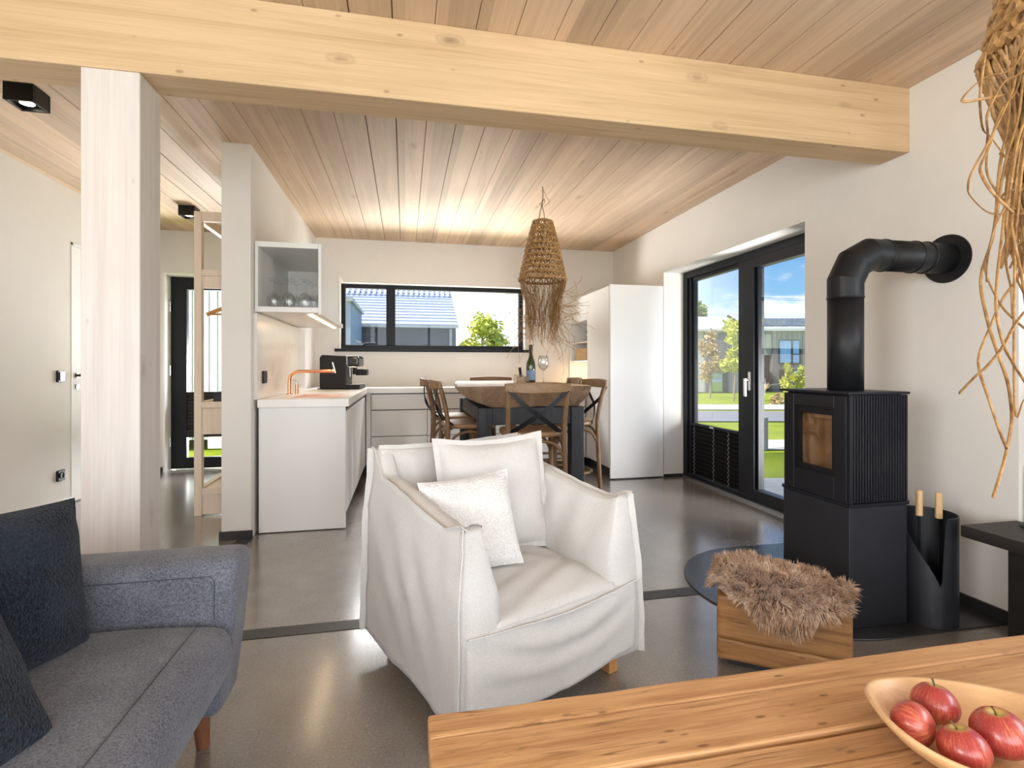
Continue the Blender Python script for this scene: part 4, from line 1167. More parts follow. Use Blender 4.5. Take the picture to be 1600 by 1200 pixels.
# ------------------------------------------------------------------ armchair
AY = radians(24.0)
AO = Vector((0.150, 1.405, 0))
AW, AD = 0.725, 0.715
ach = thing('armchair', 'off-white linen slipcovered armchair in the middle of the room', 'armchair', AO, AY)
LI = M['linen']; kw = dict(world=False)
HEM = 0.075
AT = 0.135                                     # arm thickness low down
def armtop(d):   # d 0 front .. 1 back
    y = d * AD
    base = lerp(0.602, 0.672, sm(0.0, 0.86, d)) + 0.030 * sm(0.16, 0.0, d) - 0.008 * sin(pi * min(1, d / 0.85))
    return base + (0.768 - 0.672) * sm(0.84, 0.97, d)
def fold(x, y, z, s):
    return 0.0052 * fbm((x, y, z + s), 6.0) + 0.0026 * fbm((x, y, z + s), 17.0)
def make_arm(side):
    n = (6, 30, 26)
    def fn(u, v, w):
        top = armtop(v)
        z = lerp(HEM, top, w)
        # thickness: full below, pinched at the top seam
        k = 1 - 0.52 * sm(0.50, 1.0, w) ** 1.3
        tin = AT * k
        xo = 0.010 * sin(pi * w) * sin(pi * v)           # outward bulge
        flare = -0.012 * (1 - w) ** 2
        x_out = -xo + flare + 0.020 * sm(0.55, 1.0, w)
        x_in = x_out + tin + 0.016 * sin(pi * min(1, max(0, (w - 0.45) / 0.55))) * sin(pi * v) ** 0.6
        x = lerp(x_out, x_in, u)
        y = v * AD
        # sagging drape on the outer face: folds fall from the back corner to the front seam
        dg = z + 0.80 * (y - 0.15) 
        if u < 0.01:
            x -= 0.006 * sin(z * 26 + 7.5 * (1 - v) ** 1.4 * 3 + 0.8) * sin(pi * v) * sin(pi * min(1, w * 1.05)) + 2.0 * fold(y, z, 0, 3 + side * 5)
        elif u > 0.99:
            x += 1.6 * fold(y, z, 1, 9 + side * 5) + 0.004 * sin(y * 40 + z * 12) * sm(0.4, 0.7, w) * sin(pi * v)
        if w > 0.99:
            z += 0.004 * mnoise.noise(Vector((y * 14, side, 2))) + 0.010 * sin(pi * u)
        if v < 0.01:
            y -= 0.012 * sin(pi * u) * sin(pi * w) - 0.022 * sm(0.3, 1.0, w) 
            y += 1.6 * fold(x, z, 2, 1 + side)
        if w < 0.01: z += 0.006 * sin(y * 11 + side) 
        if side > 0: x = AW - x
        return (x, y, z)
    m = MB(); m.block(fn, n)
    if side > 0: m.f = [tuple(reversed(f)) for f in m.f]
    m.build('arm', LI, ach, smooth=True, **kw)
make_arm(-1); make_arm(1)
# back
def backfn(u, v, w):
    x = lerp(0.035, AW - 0.035, u)
    top = 0.765 - 0.012 * sin(pi * u)
    z = lerp(HEM, top, w)
    th = 0.13 * (1 - 0.5 * sm(0.5, 1.0, w))
    y = AD - 0.002 - th * (1 - v) + 0.012 * sm(0.3, 1, w)
    if v < 0.01: y -= 0.012 * sin(pi * w) + 2.2 * fold(x, z, 0, 21) 
    if v > 0.99: y += 0.012 * sin(pi * w) * sin(pi * u)
    if w > 0.99: z += 0.008 * sin(pi * v) + 0.004 * mnoise.noise(Vector((x * 12, 0, 3)))
    return (x, y, z)
MB().block(backfn, (26, 5, 22)).build('backrest', LI, ach, smooth=True, **kw)
# front skirt with hanging folds, and hidden seat base
def skirt_fn(u, v, w):
    x = lerp(0.012, AW - 0.012, u)
    # top follows the slack seat edge: high at the arms, low in the middle
    top = 0.340 - 0.012 * sin(pi * u) 
    z = lerp(HEM - 0.004 + 0.020 * u + 0.008 * sin(u * 9), top, w)
    y = lerp(0.0, 0.50, v)
    if v < 0.01:
        y = -0.012 * sin(pi * u) - 0.010 * sin(pi * w)
        sagc = z + 0.16 * sin(pi * u) * (0.35 + 0.65 * w)        # catenary coordinate
        y -= 0.0080 * sin(sagc * 52 + u * 2.2) * sin(pi * u) ** 0.7 * sm(0.15, 0.6, w) * (1 - sm(0.93, 1.0, w))
        y += 2.0 * fold(x, z, 0, 33)
    return (x, y, z)
MB().block(skirt_fn, (34, 4, 22)).build('skirt', LI, ach, smooth=True, **kw)
# seat cushion
def seatfn(u, v, w):
    x = lerp(0.118, AW - 0.118, u); y = lerp(0.005, AD - 0.10, v)
    e = (1 - abs(2 * u - 1) ** 5) * (1 - abs(2 * v - 1) ** 6)
    z = 0.320 + (w) * 0.045
    if w > 0.5:
        z += 0.020 * e + 0.008 * fbm((x, y, 1), 6) - 0.012 * sm(0.2, 0.0, v)
        z += 0.0085 * sin((x * 0.75 + y) * 44 + 3 * mnoise.noise(Vector((x * 5, y * 5, 0)))) * sm(0.25, 0.55, v) * e * (0.4 + 0.6 * sm(0.3, 0.8, u))
        z += 0.006 * sin((x * -0.4 + y) * 60) * sm(0.5, 0.1, v) * e
    y += -0.012 * (1 - v) * sin(pi * w)
    return (x, y, z)
MB().block(seatfn, (36, 36, 3)).build('seat_cushion', LI, ach, smooth=True, **kw)
# seams: flat flanges sewn along the edges
def ribbon(pts, width, dirv, thick=0.004, wob=0.003, s=0):
    m = MB(); pts = [Vector(p) for p in pts]; d = Vector(dirv).normalized(); vs = []; fs = []
    for i, p in enumerate(pts):
        tg = (pts[min(i + 1, len(pts) - 1)] - pts[max(i - 1, 0)]).normalized()
        nn = tg.cross(d)
        nn = nn.normalized() if nn.length > 1e-6 else Vector((0, 1, 0))
        wv = nn * (wob * mnoise.noise(p * 22 + Vector((s, 0, 0))))
        ww = width * (1 + 0.22 * mnoise.noise(p * 16 + Vector((0, s, 0))))
        vs += [p - nn * thick / 2 - d * 0.010, p - nn * thick / 2 * 0.7 + d * ww + wv, p + nn * thick / 2 * 0.7 + d * ww + wv, p + nn * thick / 2 - d * 0.010]
    for i in range(len(pts) - 1):
        for k in range(4): fs.append((i * 4 + k, i * 4 + (k + 1) % 4, (i + 1) * 4 + (k + 1) % 4, (i + 1) * 4 + k))
    fs += [(3, 2, 1, 0), tuple((len(pts) - 1) * 4 + k for k in range(4))]
    m.add(vs, fs); return m
SM = M['linen_seam']
def xo_at(w, side):
    x = -0.012 * (1 - w) ** 2 + 0.020 * sm(0.55, 1.0, w)
    return x if side < 0 else AW - x
for side in (-1, 1):
    dx = -1 if side < 0 else 1
    # front vertical seam (outer corner)
    pts = []
    for i in range(27):
        w = i / 26
        top = armtop(0); z = lerp(HEM + 0.0, top + 0.004, w)
        pts.append((xo_at(w, side) , -0.002 + 0.022 * sm(0.3, 1, w), z))
    ribbon(pts, 0.017, (dx * 0.55, -0.8, 0), s=side).build('seam', SM, ach, **kw)
    # along the arm top
    pts = []
    for i in range(31):
        v = i / 30
        pts.append((xo_at(1, side) - 0.002 * dx, v * (AD - 0.02) + 0.015, armtop(v) + 0.002))
    ribbon(pts, 0.015, (dx * 0.75, 0, 0.7), s=3 + side).build('seam', SM, ach, **kw)
    # rear vertical seam
    pts = [(xo_at(i / 20, side), AD + 0.002, lerp(HEM, 0.772, i / 20)) for i in range(21)]
    ribbon(pts, 0.020, (dx * 0.9, 0.35, 0), s=5 + side).build('seam', SM, ach, **kw)
pts = [(lerp(0.03, AW - 0.03, i / 24), AD - 0.035, 0.772 - 0.012 * sin(pi * i / 24)) for i in range(25)]
ribbon(pts, 0.015, (0, 0.1, 1), s=9).build('seam', SM, ach, **kw)
pts = [(lerp(0.015, AW - 0.015, i / 24), -0.014 - 0.014 * sin(pi * i / 24), 0.338 - 0.012 * sin(pi * i / 24)) for i in range(25)]
ribbon(pts, 0.005, (0, -1, 0.5), s=11).build('seam', SM, ach, **kw)
for (a, b) in ((0.05, 0.05), (AW - 0.095, 0.045), (0.05, AD - 0.11), (AW - 0.095, AD - 0.11)):
    MB().prism([(a, b), (a + 0.045, b), (a + 0.045, b + 0.045), (a, b + 0.045)], 0.0, 0.14, 'z').build('leg', M['oak_leg'], ach, bevel=0.003, **kw)
def A(x, y, z):
    q = Matrix.Rotation(AY, 3, 'Z') @ Vector((x, y, 0)); return Vector((AO.x + q.x, AO.y + q.y, z))
pillow('back_cushion', LI, 0.43, 0.43, 0.13, 'large plain linen back cushion leaning against the armchair back', 'cushion', frame(A(0.425, 0.475, 0.590), AY + radians(-19), radians(-15), radians(-2)), flange=0.016, seed=2, wr=0.012, sag=0.012)
pillow('throw_cushion', M['boucle_white'], 0.335, 0.335, 0.12, 'small white nubby cushion in front of the big linen cushion on the armchair', 'cushion', frame(A(0.232, 0.330, 0.538), AY + radians(-18), radians(-20), radians(-5)), seed=6, wr=0.014, corner=0.13)

# ------------------------------------------------------------------ sofa
SG = M['sofa_gray']
sofa = thing('sofa', 'blue-grey tweed sofa at the left edge of the room', 'sofa', (-0.95, 0.9, 0))
SX0, SX1 = -1.34, -0.475
SYA, SYB = 1.535, 1.700      # far arm
def armf(u, v, w):
    # u along x, v along y, w up
    z = lerp(0.12, 0.553, w)
    ins = 0.045 * (1 - w) ** 1.5
    x = lerp(SX0 - 0.06, SX1 + 0.02 - ins, u); y = lerp(SYA, SYB, v)
    if w > 0.99: z += 0.010 * sin(pi * v)
    return (x, y, z)
MB().block(armf, (8, 4, 6)).build('arm', SG, sofa, bevel=0.032, seg=4, smooth=True)
m = MB(); e = 0.030
m.tube([(SX0, SYA - 0.001, 0.518), (SX1 - 0.045, SYA - 0.001, 0.518), (SX1 - 0.035, SYA - 0.001, 0.505), (SX1 - 0.035, SYA - 0.001, 0.40)], 0.0012, 6)
m.build('arm_seam', plain('thread_dark', (0.055, 0.058, 0.07), 0.9), sofa)
def seatf(u, v, w):
    x = lerp(-1.025, SX1 + 0.005, u); y = lerp(-0.35, SYA - 0.006, v)
    z = lerp(0.245, 0.395, w)
    if w > 0.99: z += 0.020 * sin(pi * min(1, u * 0.9 + 0.05)) - 0.008 * sm(0.93, 1, v)
    if u > 0.99: x += 0.016 * sin(pi * w)
    return (x, y, z)
MB().block(seatf, (14, 20, 4)).build('seat_cushion', SG, sofa, bevel=0.045, seg=5, smooth=True)
m = MB(); m.tube([(SX1 - 0.062, SYA - 0.02, 0.405), (SX1 - 0.062, 0.9, 0.4075), (SX1 - 0.062, 0.1, 0.4075)], 0.0009, 6)
m.build('seat_seam', bpy.data.materials['thread_dark'], sofa)
def basef(u, v, w):
    z = lerp(0.12, 0.243, w)
    x = lerp(-1.3, SX1 - 0.045 - 0.05 * (1 - w) ** 1.4, u); y = lerp(-0.5, SYA - 0.001, v)
    return (x, y, z)
MB().block(basef, (4, 4, 5)).build('base', SG, sofa, bevel=0.02, seg=3, smooth=True)
MB().block(lambda u, v, w: (lerp(-1.34, -1.03, u) - 0.06 * w, lerp(-0.5, SYA - 0.002, v), lerp(0.12, 0.70, w)), (3, 6, 5)).build('backrest', SG, sofa, bevel=0.05, seg=4, smooth=True)
for (a, b) in ((-0.575, 1.615), (-1.30, 1.615), (-0.575, -0.4), (-1.30, -0.4)):
    MB().tube([(a, b, 0.13), (a + 0.008, b + 0.005, 0.0)], [0.026, 0.017], 14).build('leg', M['walnut_leg'], sofa)
pillow('sofa_cushion', M['navy_weave'], 0.46, 0.37, 0.15, 'dark navy woven cushion leaning in the corner by the sofa arm', 'cushion', frame((-0.885, 1.290, 0.590), radians(71), radians(-13), radians(5)), seed=11, wr=0.010, corner=0.10)
pillow('sofa_cushion', M['navy_weave'], 0.44, 0.37, 0.14, 'dark navy woven cushion nearer the camera at the left edge of the sofa', 'cushion', frame((-0.788, 0.962, 0.566), radians(82), radians(-31), radians(9)), seed=17, wr=0.010, corner=0.10)

# ------------------------------------------------------------------ coffee table
CT = thing('coffee_table', 'rustic coffee table of worn wide planks in the foreground', 'table', (1.0, 0.55, 0))
CX_0, CX_1, CTZ = 0.042, 2.05, 0.425
m = MB()
bounds = [0.990, 0.927, 0.800, 0.733, 0.600, 0.46, 0.32, 0.20]
for i in range(len(bounds) - 1):
    y1, y0 = bounds[i], bounds[i + 1]
    gap = 0.010 if i == 2 else 0.0012
    rnd = random.Random(40 + i)
    xs0 = CX_0 + rnd.uniform(-0.003, 0.004)
    def pf(u, v, w, y0=y0, y1=y1, gap=gap, xs0=xs0, i=i):
        x = lerp(xs0, CX_1, u); yy0 = y0; yy1 = y1 - gap
        wob = 0.0022 * mnoise.noise(Vector((x * 7, i * 3.1, 0)))
        y = lerp(yy0, yy1, v) + (wob if 0.1 < v else 0) * (1.6 if i == 0 else 0.35)
        z = CTZ - 0.055 * (1 - w) + (0.0018 * mnoise.noise(Vector((x * 6, y * 14, i))) if w > 0.5 else 0)
        if i == 2 and w > 0.5: z -= 0.003
        return (x, y, z)
    m.block(pf, (60, 5, 1))
m.build('tabletop', M['table_wood'], CT, bevel=0.005, seg=2)
for (a, b) in ((0.10, 0.85), (0.10, 0.27), (1.90, 0.85), (1.90, 0.27)):
    MB().box(a, a + 0.08, b - 0.03, b + 0.05, 0, CTZ - 0.056).build('leg', M['table_wood'], CT, bevel=0.004)

# ------------------------------------------------------------------ fruit bowl and apples
BC = Vector((0.960, 0.682, CTZ + 0.002)); BR = radians(-23)
bw = thing('fruit_bowl', 'long oval wooden bowl on the coffee table holding apples', 'bowl', BC, BR)
ax_, ay_ = 0.172, 0.132; bh = 0.056
def bowlpt(a, k, z, inner):
    # k 0 centre..1 rim
    e = 1.0
    return (ax_ * k * cos(a), ay_ * k * sin(a), z)
m = MB(); n = 56
rings = []
for (k, z) in ((0.0, 0.0), (0.42, 0.0), (0.55, 0.004), (0.70, 0.013), (0.84, 0.028), (0.94, 0.043), (1.0, bh), (0.985, bh + 0.003), (0.945, bh + 0.001), (0.89, 0.042), (0.80, 0.028), (0.66, 0.019), (0.48, 0.012), (0.25, 0.010), (0.0, 0.009)):
    rings.append((k, z))
vs = []; fs = []
for k, z in rings:
    for i in range(n):
        a = 2 * pi * i / n
        lift = 0.012 * abs(cos(a)) ** 3 * (z / bh)
        ca, sa = cos(a), sin(a)
        vs.append((ax_ * k * abs(ca) ** 0.82 * (1 if ca > 0 else -1), ay_ * k * abs(sa) ** 0.88 * (1 if sa > 0 else -1), z + lift))
for r in range(len(rings) - 1):
    for i in range(n):
        fs.append((r * n + i, r * n + (i + 1) % n, (r + 1) * n + (i + 1) % n, (r + 1) * n + i))
m.add(vs, fs); m.build('bowl_body', M['bowl_wood'], bw, smooth=True, world=False, weld=True)
def apple_mat(name, seed):
    mt, t, b = newmat(name)
    co = t.obj()
    sep = t.node('ShaderNodeSeparateXYZ'); t.set(sep, 0, co)
    ang = t.math('ARCTAN2', sep.outputs[1], sep.outputs[0])
    cx = t.node('ShaderNodeCombineXYZ'); t.set(cx, 0, t.math('MULTIPLY', ang, 2.2)); t.set(cx, 1, t.math('MULTIPLY', sep.outputs[2], 9.0)); cx.inputs[2].default_value = seed
    st_ = t.noise(cx.outputs[0], 5.0, 5, 0.65, 0.3)
    big = t.noise(co, 14 + seed * 0.3, 3, 0.5)
    f = t.math('ADD', t.math('MULTIPLY', st_, 0.55), t.math('MULTIPLY', big, 0.45))
    red = t.ramp(f, [(0.32, (0.24, 0.022, 0.026)), (0.50, (0.38, 0.050, 0.042)), (0.60, (0.54, 0.14, 0.07)), (0.72, (0.68, 0.36, 0.14))])
    rr = t.math('SQRT', t.math('ADD', t.math('MULTIPLY', sep.outputs[0], sep.outputs[0]), t.math('MULTIPLY', sep.outputs[1], sep.outputs[1])))
    top = t.math('GREATER_THAN', sep.outputs[2], 0.0)
    cav = t.math('MULTIPLY', t.maprange(t.math('ADD', rr, t.math('MULTIPLY', st_, 0.008)), 0.010, 0.022, 1.0, 0.0), top)
    col = t.mix(cav, red, (0.62, 0.50, 0.14))
    dots = t.voro(co, 260); col = t.mix(t.maprange(dots, 0.10, 0.16, 0.45, 0.0), col, (0.75, 0.55, 0.35))
    t.set(b, 'Base Color', col); t.set(b, 'Roughness', 0.32); t.set(b, 'Coat Weight', 0.2); t.set(b, 'Coat Roughness', 0.12)
    return mt
def apple(world_p, r, label, tilt, seed):
    m = MB()
    prof = []
    for i in range(25):
        a = pi * i / 24
        # apple section: dimple on top, small one below, wider shoulders
        rr = sin(a) * (1 + 0.07 * cos(a))
        z = -cos(a) * 0.90
        z -= 0.30 * max(0.0, 1 - rr / 0.42) ** 1.5 if a > pi / 2 else 0
        z += 0.14 * max(0.0, 1 - rr / 0.35) ** 1.5 if a < pi / 2 else 0
        prof.append((max(rr * r, 0), z * r))
    m.lathe(prof, 36)
    o = m.build('apple', apple_mat('apple_skin', seed), smooth=True, weld=True)
    o.location = world_p; o.rotation_euler = tilt
    tag(o, label, 'apple', 'apples in the bowl')
    MB().tube([(0, 0, 0.60 * r), (0.002, 0.001, 0.85 * r), (0.006, 0.002, 1.06 * r)], [0.0016, 0.0014, 0.0019], 6).build('stem', plain('stem_brown', (0.10, 0.06, 0.03), 0.8) if 'stem_brown' not in bpy.data.materials else bpy.data.materials['stem_brown'], o, world=False)
def Bp(dx, dy, z):
    q = Matrix.Rotation(BR, 3, 'Z') @ Vector((dx, dy, 0)); return (BC.x + q.x, BC.y + q.y, BC.z + z)
APPLES = [((0.857, 0.724), 0.0345, 'apple at the left end of the bowl, its stem hidden', (-1.8, 0.1, 0.2), 1),
          ((0.947, 0.757), 0.0365, 'apple at the back of the bowl with its stem hollow showing', (0.15, 0.25, 1.2), 4),
          ((0.882, 0.660), 0.0355, 'front apple in the bowl, nearest the table edge', (0.05, 0.30, 2.0), 7),
          ((0.972, 0.670), 0.0405, 'largest apple on the right of the bowl with yellow around its stem', (0.10, 0.15, 3.0), 9)]
for (p, r, lab, tl, sd) in APPLES:
    apple((p[0], p[1], BC.z + 0.016 + r * 0.92), r, lab, tl, sd)

# ------------------------------------------------------------------ block stool with sheepskin
BLX0, BLX1, BLY0, BLY1, BLZ = 0.0, 0.42, 0.0, 0.30, 0.262
BLR = radians(-35)
blk = thing('block_stool', 'low block stool of stacked old timber beams beside the stove', 'stool', (1.108, 1.668, 0), BLR)
def beamf(z0, z1, y0, y1, sd):
    def fn(u, v, w):
        x = lerp(BLX0, BLX1, u); y = lerp(y0, y1, v); z = lerp(z0, z1, w)
        y += 0.006 * mnoise.noise(Vector((x * 5, z * 5, sd))) if v < 0.01 else 0
        z += 0.008 * mnoise.noise(Vector((x * 5, y * 4, sd + 4))) if w > 0.99 else 0
        return (x, y, z)
    return fn
MB().block(beamf(0.03, 0.108, BLY0, BLY1, 0), (10, 5, 5)).build('timber', M['block_wood'], blk, bevel=0.012, seg=2, world=False)
MB().block(beamf(0.110, BLZ, BLY0 - 0.003, 0.16, 1), (10, 5, 5)).build('timber', M['block_wood'], blk, bevel=0.012, seg=2, world=False)
MB().block(beamf(0.110, BLZ + 0.01, 0.164, BLY1, 3), (10, 5, 5)).build('timber', M['block_wood'], blk, bevel=0.012, seg=2, world=False)
MB().box(BLX0 + 0.04, BLX1 - 0.04, BLY0 + 0.04, BLY1 - 0.04, 0.0, 0.03).build('foot', M['black_skirting'], blk, world=False)

def sheepskin():
    rnd = random.Random(8)
    cx, cy = 0.215, 0.13
    # outline radius in skin coordinates; front lobe hangs over the front edge
    def place(px, py):
        # px across, py positive to the back; folds down over the block's edges
        z = BLZ + 0.022
        x, y = cx + px, cy + py
        fr = BLY0 - 0.022
        if y < fr:
            d = fr - y
            r = 0.05
            if d < r: z -= d * d / (2 * r); y = fr - d * 0.75
            else:
                z -= r / 2 + (d - r) * 0.93; y = fr - r * 0.75 - (d - r) * 0.25
        ex = BLX1 + 0.004
        if x > ex:
            d = x - ex; z -= d * 0.45 * (d / 0.08 if d < 0.08 else 1); x = ex + d * 0.85
        ex = BLX0 + 0.01
        if x < ex:
            d = ex - x; z -= d * 1.1 * (d / 0.05 if d < 0.05 else 1); x = ex - d * 0.5
        z += 0.034 * fbm((x, y, 3), 8) + 0.018 * sm(-0.1, 0.12, py) * (1 - sm(0.05, 0.25, abs(px + 0.1)))
        return Vector((x, y, z))
    def rad(a):
        # a measured from +x counter-clockwise
        base = 0.205
        base += 0.020 * max(0, cos(a - 0.10)) ** 6           # right wing
        base += 0.055 * max(0, cos(a - 2.85)) ** 4           # left wing
        base += 0.050 * max(0, cos(a + 1.70)) ** 3           # front lobe
        base += 0.018 * max(0, cos(a + 0.55)) ** 8
        base -= 0.05 * max(0, cos(a - 1.6)) ** 4
        base += 0.010 * sin(a * 7) 
        return base
    t = thing('sheepskin', 'fluffy brown sheepskin draped over the block stool', 'sheepskin', (1.108, 1.668, 0), BLR)
    m = MB()
    nu, nv = 64, 16
    def g(u, v):
        a = 2 * pi * u; r = rad(a) * v
        return tuple(place(r * cos(a), r * sin(a)))
    m.grid(g, nu, nv, cu=True)
    mt = wood('hide', (0.20, 0.125, 0.075), (0.13, 0.08, 0.05), 'x', 8, 8, 0.95, bump=0)
    m.build('hide', mt, t, smooth=True, weld=True, world=False)
    f = MB(); V = f.v; Fc = f.f
    N = 15000
    for i in range(N):
        a = rnd.uniform(0, 2 * pi); rr = rad(a) * math.sqrt(rnd.random()) * 1.0
        px, py = rr * cos(a), rr * sin(a)
        p = place(px, py)
        h = 0.004
        tx_ = (place(px + h, py) - p); ty_ = (place(px, py + h) - p)
        nn = tx_.cross(ty_).normalized()
        # lie of the wool: outwards and down, in tufts
        out = (place(px + h * cos(a), py + h * sin(a)) - p).normalized()
        cl = Vector((mnoise.noise(Vector((px * 26, py * 26, 1))), mnoise.noise(Vector((px * 26, py * 26, 5))), mnoise.noise(Vector((px * 26, py * 26, 9)))))
        L = rnd.uniform(0.030, 0.054)
        fl_ = (place(px, py - h) - p).normalized() if py < 0.05 else (place(px, py + h) - p).normalized()
        d = (nn * 0.85 + out * 0.35 * rr / rad(a) + fl_ * 0.45 + cl * 1.15).normalized()
        d2 = (d + out * 0.25 + fl_ * 0.4 + cl * 0.5 + Vector((0, 0, -0.45)) + Vector((rnd.uniform(-.25, .25), rnd.uniform(-.25, .25), rnd.uniform(-.2, .2)))).normalized()
        sd = d.cross(Vector((rnd.uniform(-1, 1), rnd.uniform(-1, 1), rnd.uniform(-1, 1)))).normalized()
        s2 = d.cross(sd).normalized()
        w0 = rnd.uniform(0.0011, 0.0020)
        q1 = p + d * L * 0.5; q2 = p + d * L * 0.5 + d2 * L * 0.5
        b = len(V)
        for k in range(3):
            c_, s_ = cos(2 * pi * k / 3), sin(2 * pi * k / 3)
            V.append(tuple(p + (sd * c_ + s2 * s_) * w0))
        for k in range(3):
            c_, s_ = cos(2 * pi * k / 3), sin(2 * pi * k / 3)
            V.append(tuple(q1 + (sd * c_ + s2 * s_) * w0 * 0.9))
        V.append(tuple(q2))
        for k in range(3):
            k2 = (k + 1) % 3
            Fc.append((b + k, b + k2, b + 3 + k2, b + 3 + k)); Fc.append((b + 3 + k, b + 3 + k2, b + 6))
    mt, tt, bb = newmat('wool')
    co = tt.obj()
    n1 = tt.noise(co, 70, 3, 0.7); n2 = tt.noise(co, 12, 3, 0.5)
    tt.set(bb, 'Base Color', tt.ramp(tt.math('ADD', tt.math('MULTIPLY', n1, 0.5), tt.math('MULTIPLY', n2, 0.5)), [(0.34, (0.20, 0.11, 0.055)), (0.5, (0.46, 0.30, 0.195)), (0.64, (0.74, 0.58, 0.45))]))
    tt.set(bb, 'Roughness', 0.7); tt.set(bb, 'Specular IOR Level', 0.3); tt.set(bb, 'Sheen Weight', 0.3)
    o = f.build('wool', mt, t, world=False); o['kind'] = 'stuff'
sheepskin()

# ------------------------------------------------------------------ stove, flue, floor plate
SX_0, SX_1, SY_0, SY_1 = 1.785, 2.085, 1.775, 2.160
ST0, ST1 = 0.515, 0.985
hp = MB(); pc = (1.905, 2.215); pr = 0.525
poly = [(XR - 0.002, pc[1] - pr), (XR - 0.002, pc[1] + pr)]
poly += [(pc[0] + pr * cos(pi / 2 + pi * i / 40), pc[1] + pr * sin(pi / 2 + pi * i / 40)) for i in range(41)]
o = hp.prism(poly, 0.0, 0.007, 'z').build('floor_plate', M['hearth_steel'], bevel=0.0015, seg=1)
tag(o, 'rounded black steel floor plate under the stove', 'floor plate')
stv = thing('wood_stove', 'black free-standing wood stove with glass door and ribbed side', 'stove', ((SX_0 + SX_1) / 2, (SY_0 + SY_1) / 2, 0.007))
BS, BF = M['black_steel'], M['black_steel_fine']
m = MB()
m.box(SX_0 + 0.02, SX_1 - 0.02, SY_0 + 0.018, SY_0 + 0.03, ST0 + 0.01, ST1 - 0.012)
m.box(SX_0 + 0.02, SX_1 - 0.02, SY_1 - 0.03, SY_1 - 0.018, ST0 + 0.01, ST1 - 0.012)
m.box(SX_1 - 0.032, SX_1 - 0.02, SY_0 + 0.03, SY_1 - 0.03, ST0 + 0.01, ST1 - 0.012)
m.box(SX_0 + 0.032, SX_1 - 0.032, SY_0 + 0.03, SY_1 - 0.03, ST1 - 0.03, ST1 - 0.012)
m.box(SX_0 + 0.032, SX_1 - 0.032, SY_0 + 0.03, SY_1 - 0.03, ST0 + 0.01, ST0 + 0.03)
m.build('body', BS, stv)
MB().box(SX_0 - 0.005, SX_1 + 0.002, SY_0 - 0.004, SY_1 + 0.004, ST1 - 0.011, ST1).build('top_plate', BF, stv, bevel=0.002, seg=1)
m = MB(); fw = 0.065
y0, y1 = SY_0 + 0.016, SY_1 - 0.016
za, zb = ST0 + 0.008, ST1 - 0.018
gy0, gy1, gz0, gz1 = y0 + 0.062, y1 - 0.062, ST0 + 0.105, ST1 - 0.072
m.box(SX_0, SX_0 + 0.022, y0, gy0, za, zb); m.box(SX_0, SX_0 + 0.022, gy1, y1, za, zb)
m.box(SX_0, SX_0 + 0.022, gy0, gy1, za, gz0); m.box(SX_0, SX_0 + 0.022, gy0, gy1, gz1, zb)
d_ = m.build('door', BF, stv, bevel=0.0015, seg=1)
m = MB(); r_ = 0.022
m.box(SX_0 + 0.012, SX_0 + 0.030, gy0 - 0.002, gy0 + r_, gz0 - 0.002, gz1 + 0.002); m.box(SX_0 + 0.012, SX_0 + 0.030, gy1 - r_, gy1 + 0.002, gz0 - 0.002, gz1 + 0.002)
m.box(SX_0 + 0.012, SX_0 + 0.030, gy0 + r_, gy1 - r_, gz0 - 0.002, gz0 + r_ * 1.2); m.box(SX_0 + 0.012, SX_0 + 0.030, gy0 + r_, gy1 - r_, gz1 - r_ * 1.5, gz1 + 0.002)
m.build('inner_frame', M['black_plastic'], d_)
MB().box(SX_0 + 0.018, SX_0 + 0.022, gy0 + r_ - 0.004, gy1 - r_ + 0.004, gz0 + 0.02, gz1 - 0.03).build('door_glass', M['glass_stove'], d_)
# lining of light firebrick seen through the glass
FB = plain('firebrick', (0.58, 0.47, 0.36), 0.9, var=0.25, scale=14)
m = MB()
m.box(SX_1 - 0.075, SX_1 - 0.034, SY_0 + 0.05, SY_1 - 0.05, ST0 + 0.06, ST1 - 0.032)
m.box(SX_0 + 0.05, SX_1 - 0.075, SY_0 + 0.032, SY_0 + 0.06, ST0 + 0.06, ST1 - 0.032); m.box(SX_0 + 0.05, SX_1 - 0.075, SY_1 - 0.06, SY_1 - 0.032, ST0 + 0.06, ST1 - 0.032)
m.box(SX_0 + 0.04, SX_1 - 0.036, SY_0 + 0.06, SY_1 - 0.06, ST0 + 0.031, ST0 + 0.06)
m.add(*(lambda b: (b.v, b.f))(MB().box(SX_0 + 0.09, SX_1 - 0.08, SY_0 + 0.06, SY_1 - 0.06, ST1 - 0.13, ST1 - 0.11)))
m.build('firebricks', FB, stv)
# ribbed side: vertical fins
for k in range(20):
    x = SX_0 + 0.028 + k * (SX_1 - SX_0 - 0.040) / 19
    MB().box(x - 0.0042, x + 0.0042, SY_0, SY_0 + 0.017, ST0 + 0.012, ST1 - 0.013).build('fin', BF, stv)
MB().box(SX_0 + 0.004, SX_0 + 0.021, SY_0 + 0.001, SY_0 + 0.0155, ST0 + 0.008, ST1 - 0.013).build('corner_post', BF, stv)
MB().box(SX_0 + 0.002, SX_1, SY_0 - 0.002, SY_1 + 0.002, ST0 - 0.006, ST0 + 0.006).build('mid_plate', BF, stv, bevel=0.0015, seg=1)
m = MB()
m.box(SX_0 + 0.006, SX_1 - 0.006, SY_0 + 0.004, SY_1 - 0.004, 0.0075, ST0 - 0.008)
m.build('pedestal', plain('pedestal_black', (0.016, 0.017, 0.022), 0.4, var=0.12), stv, bevel=0.002, seg=1)
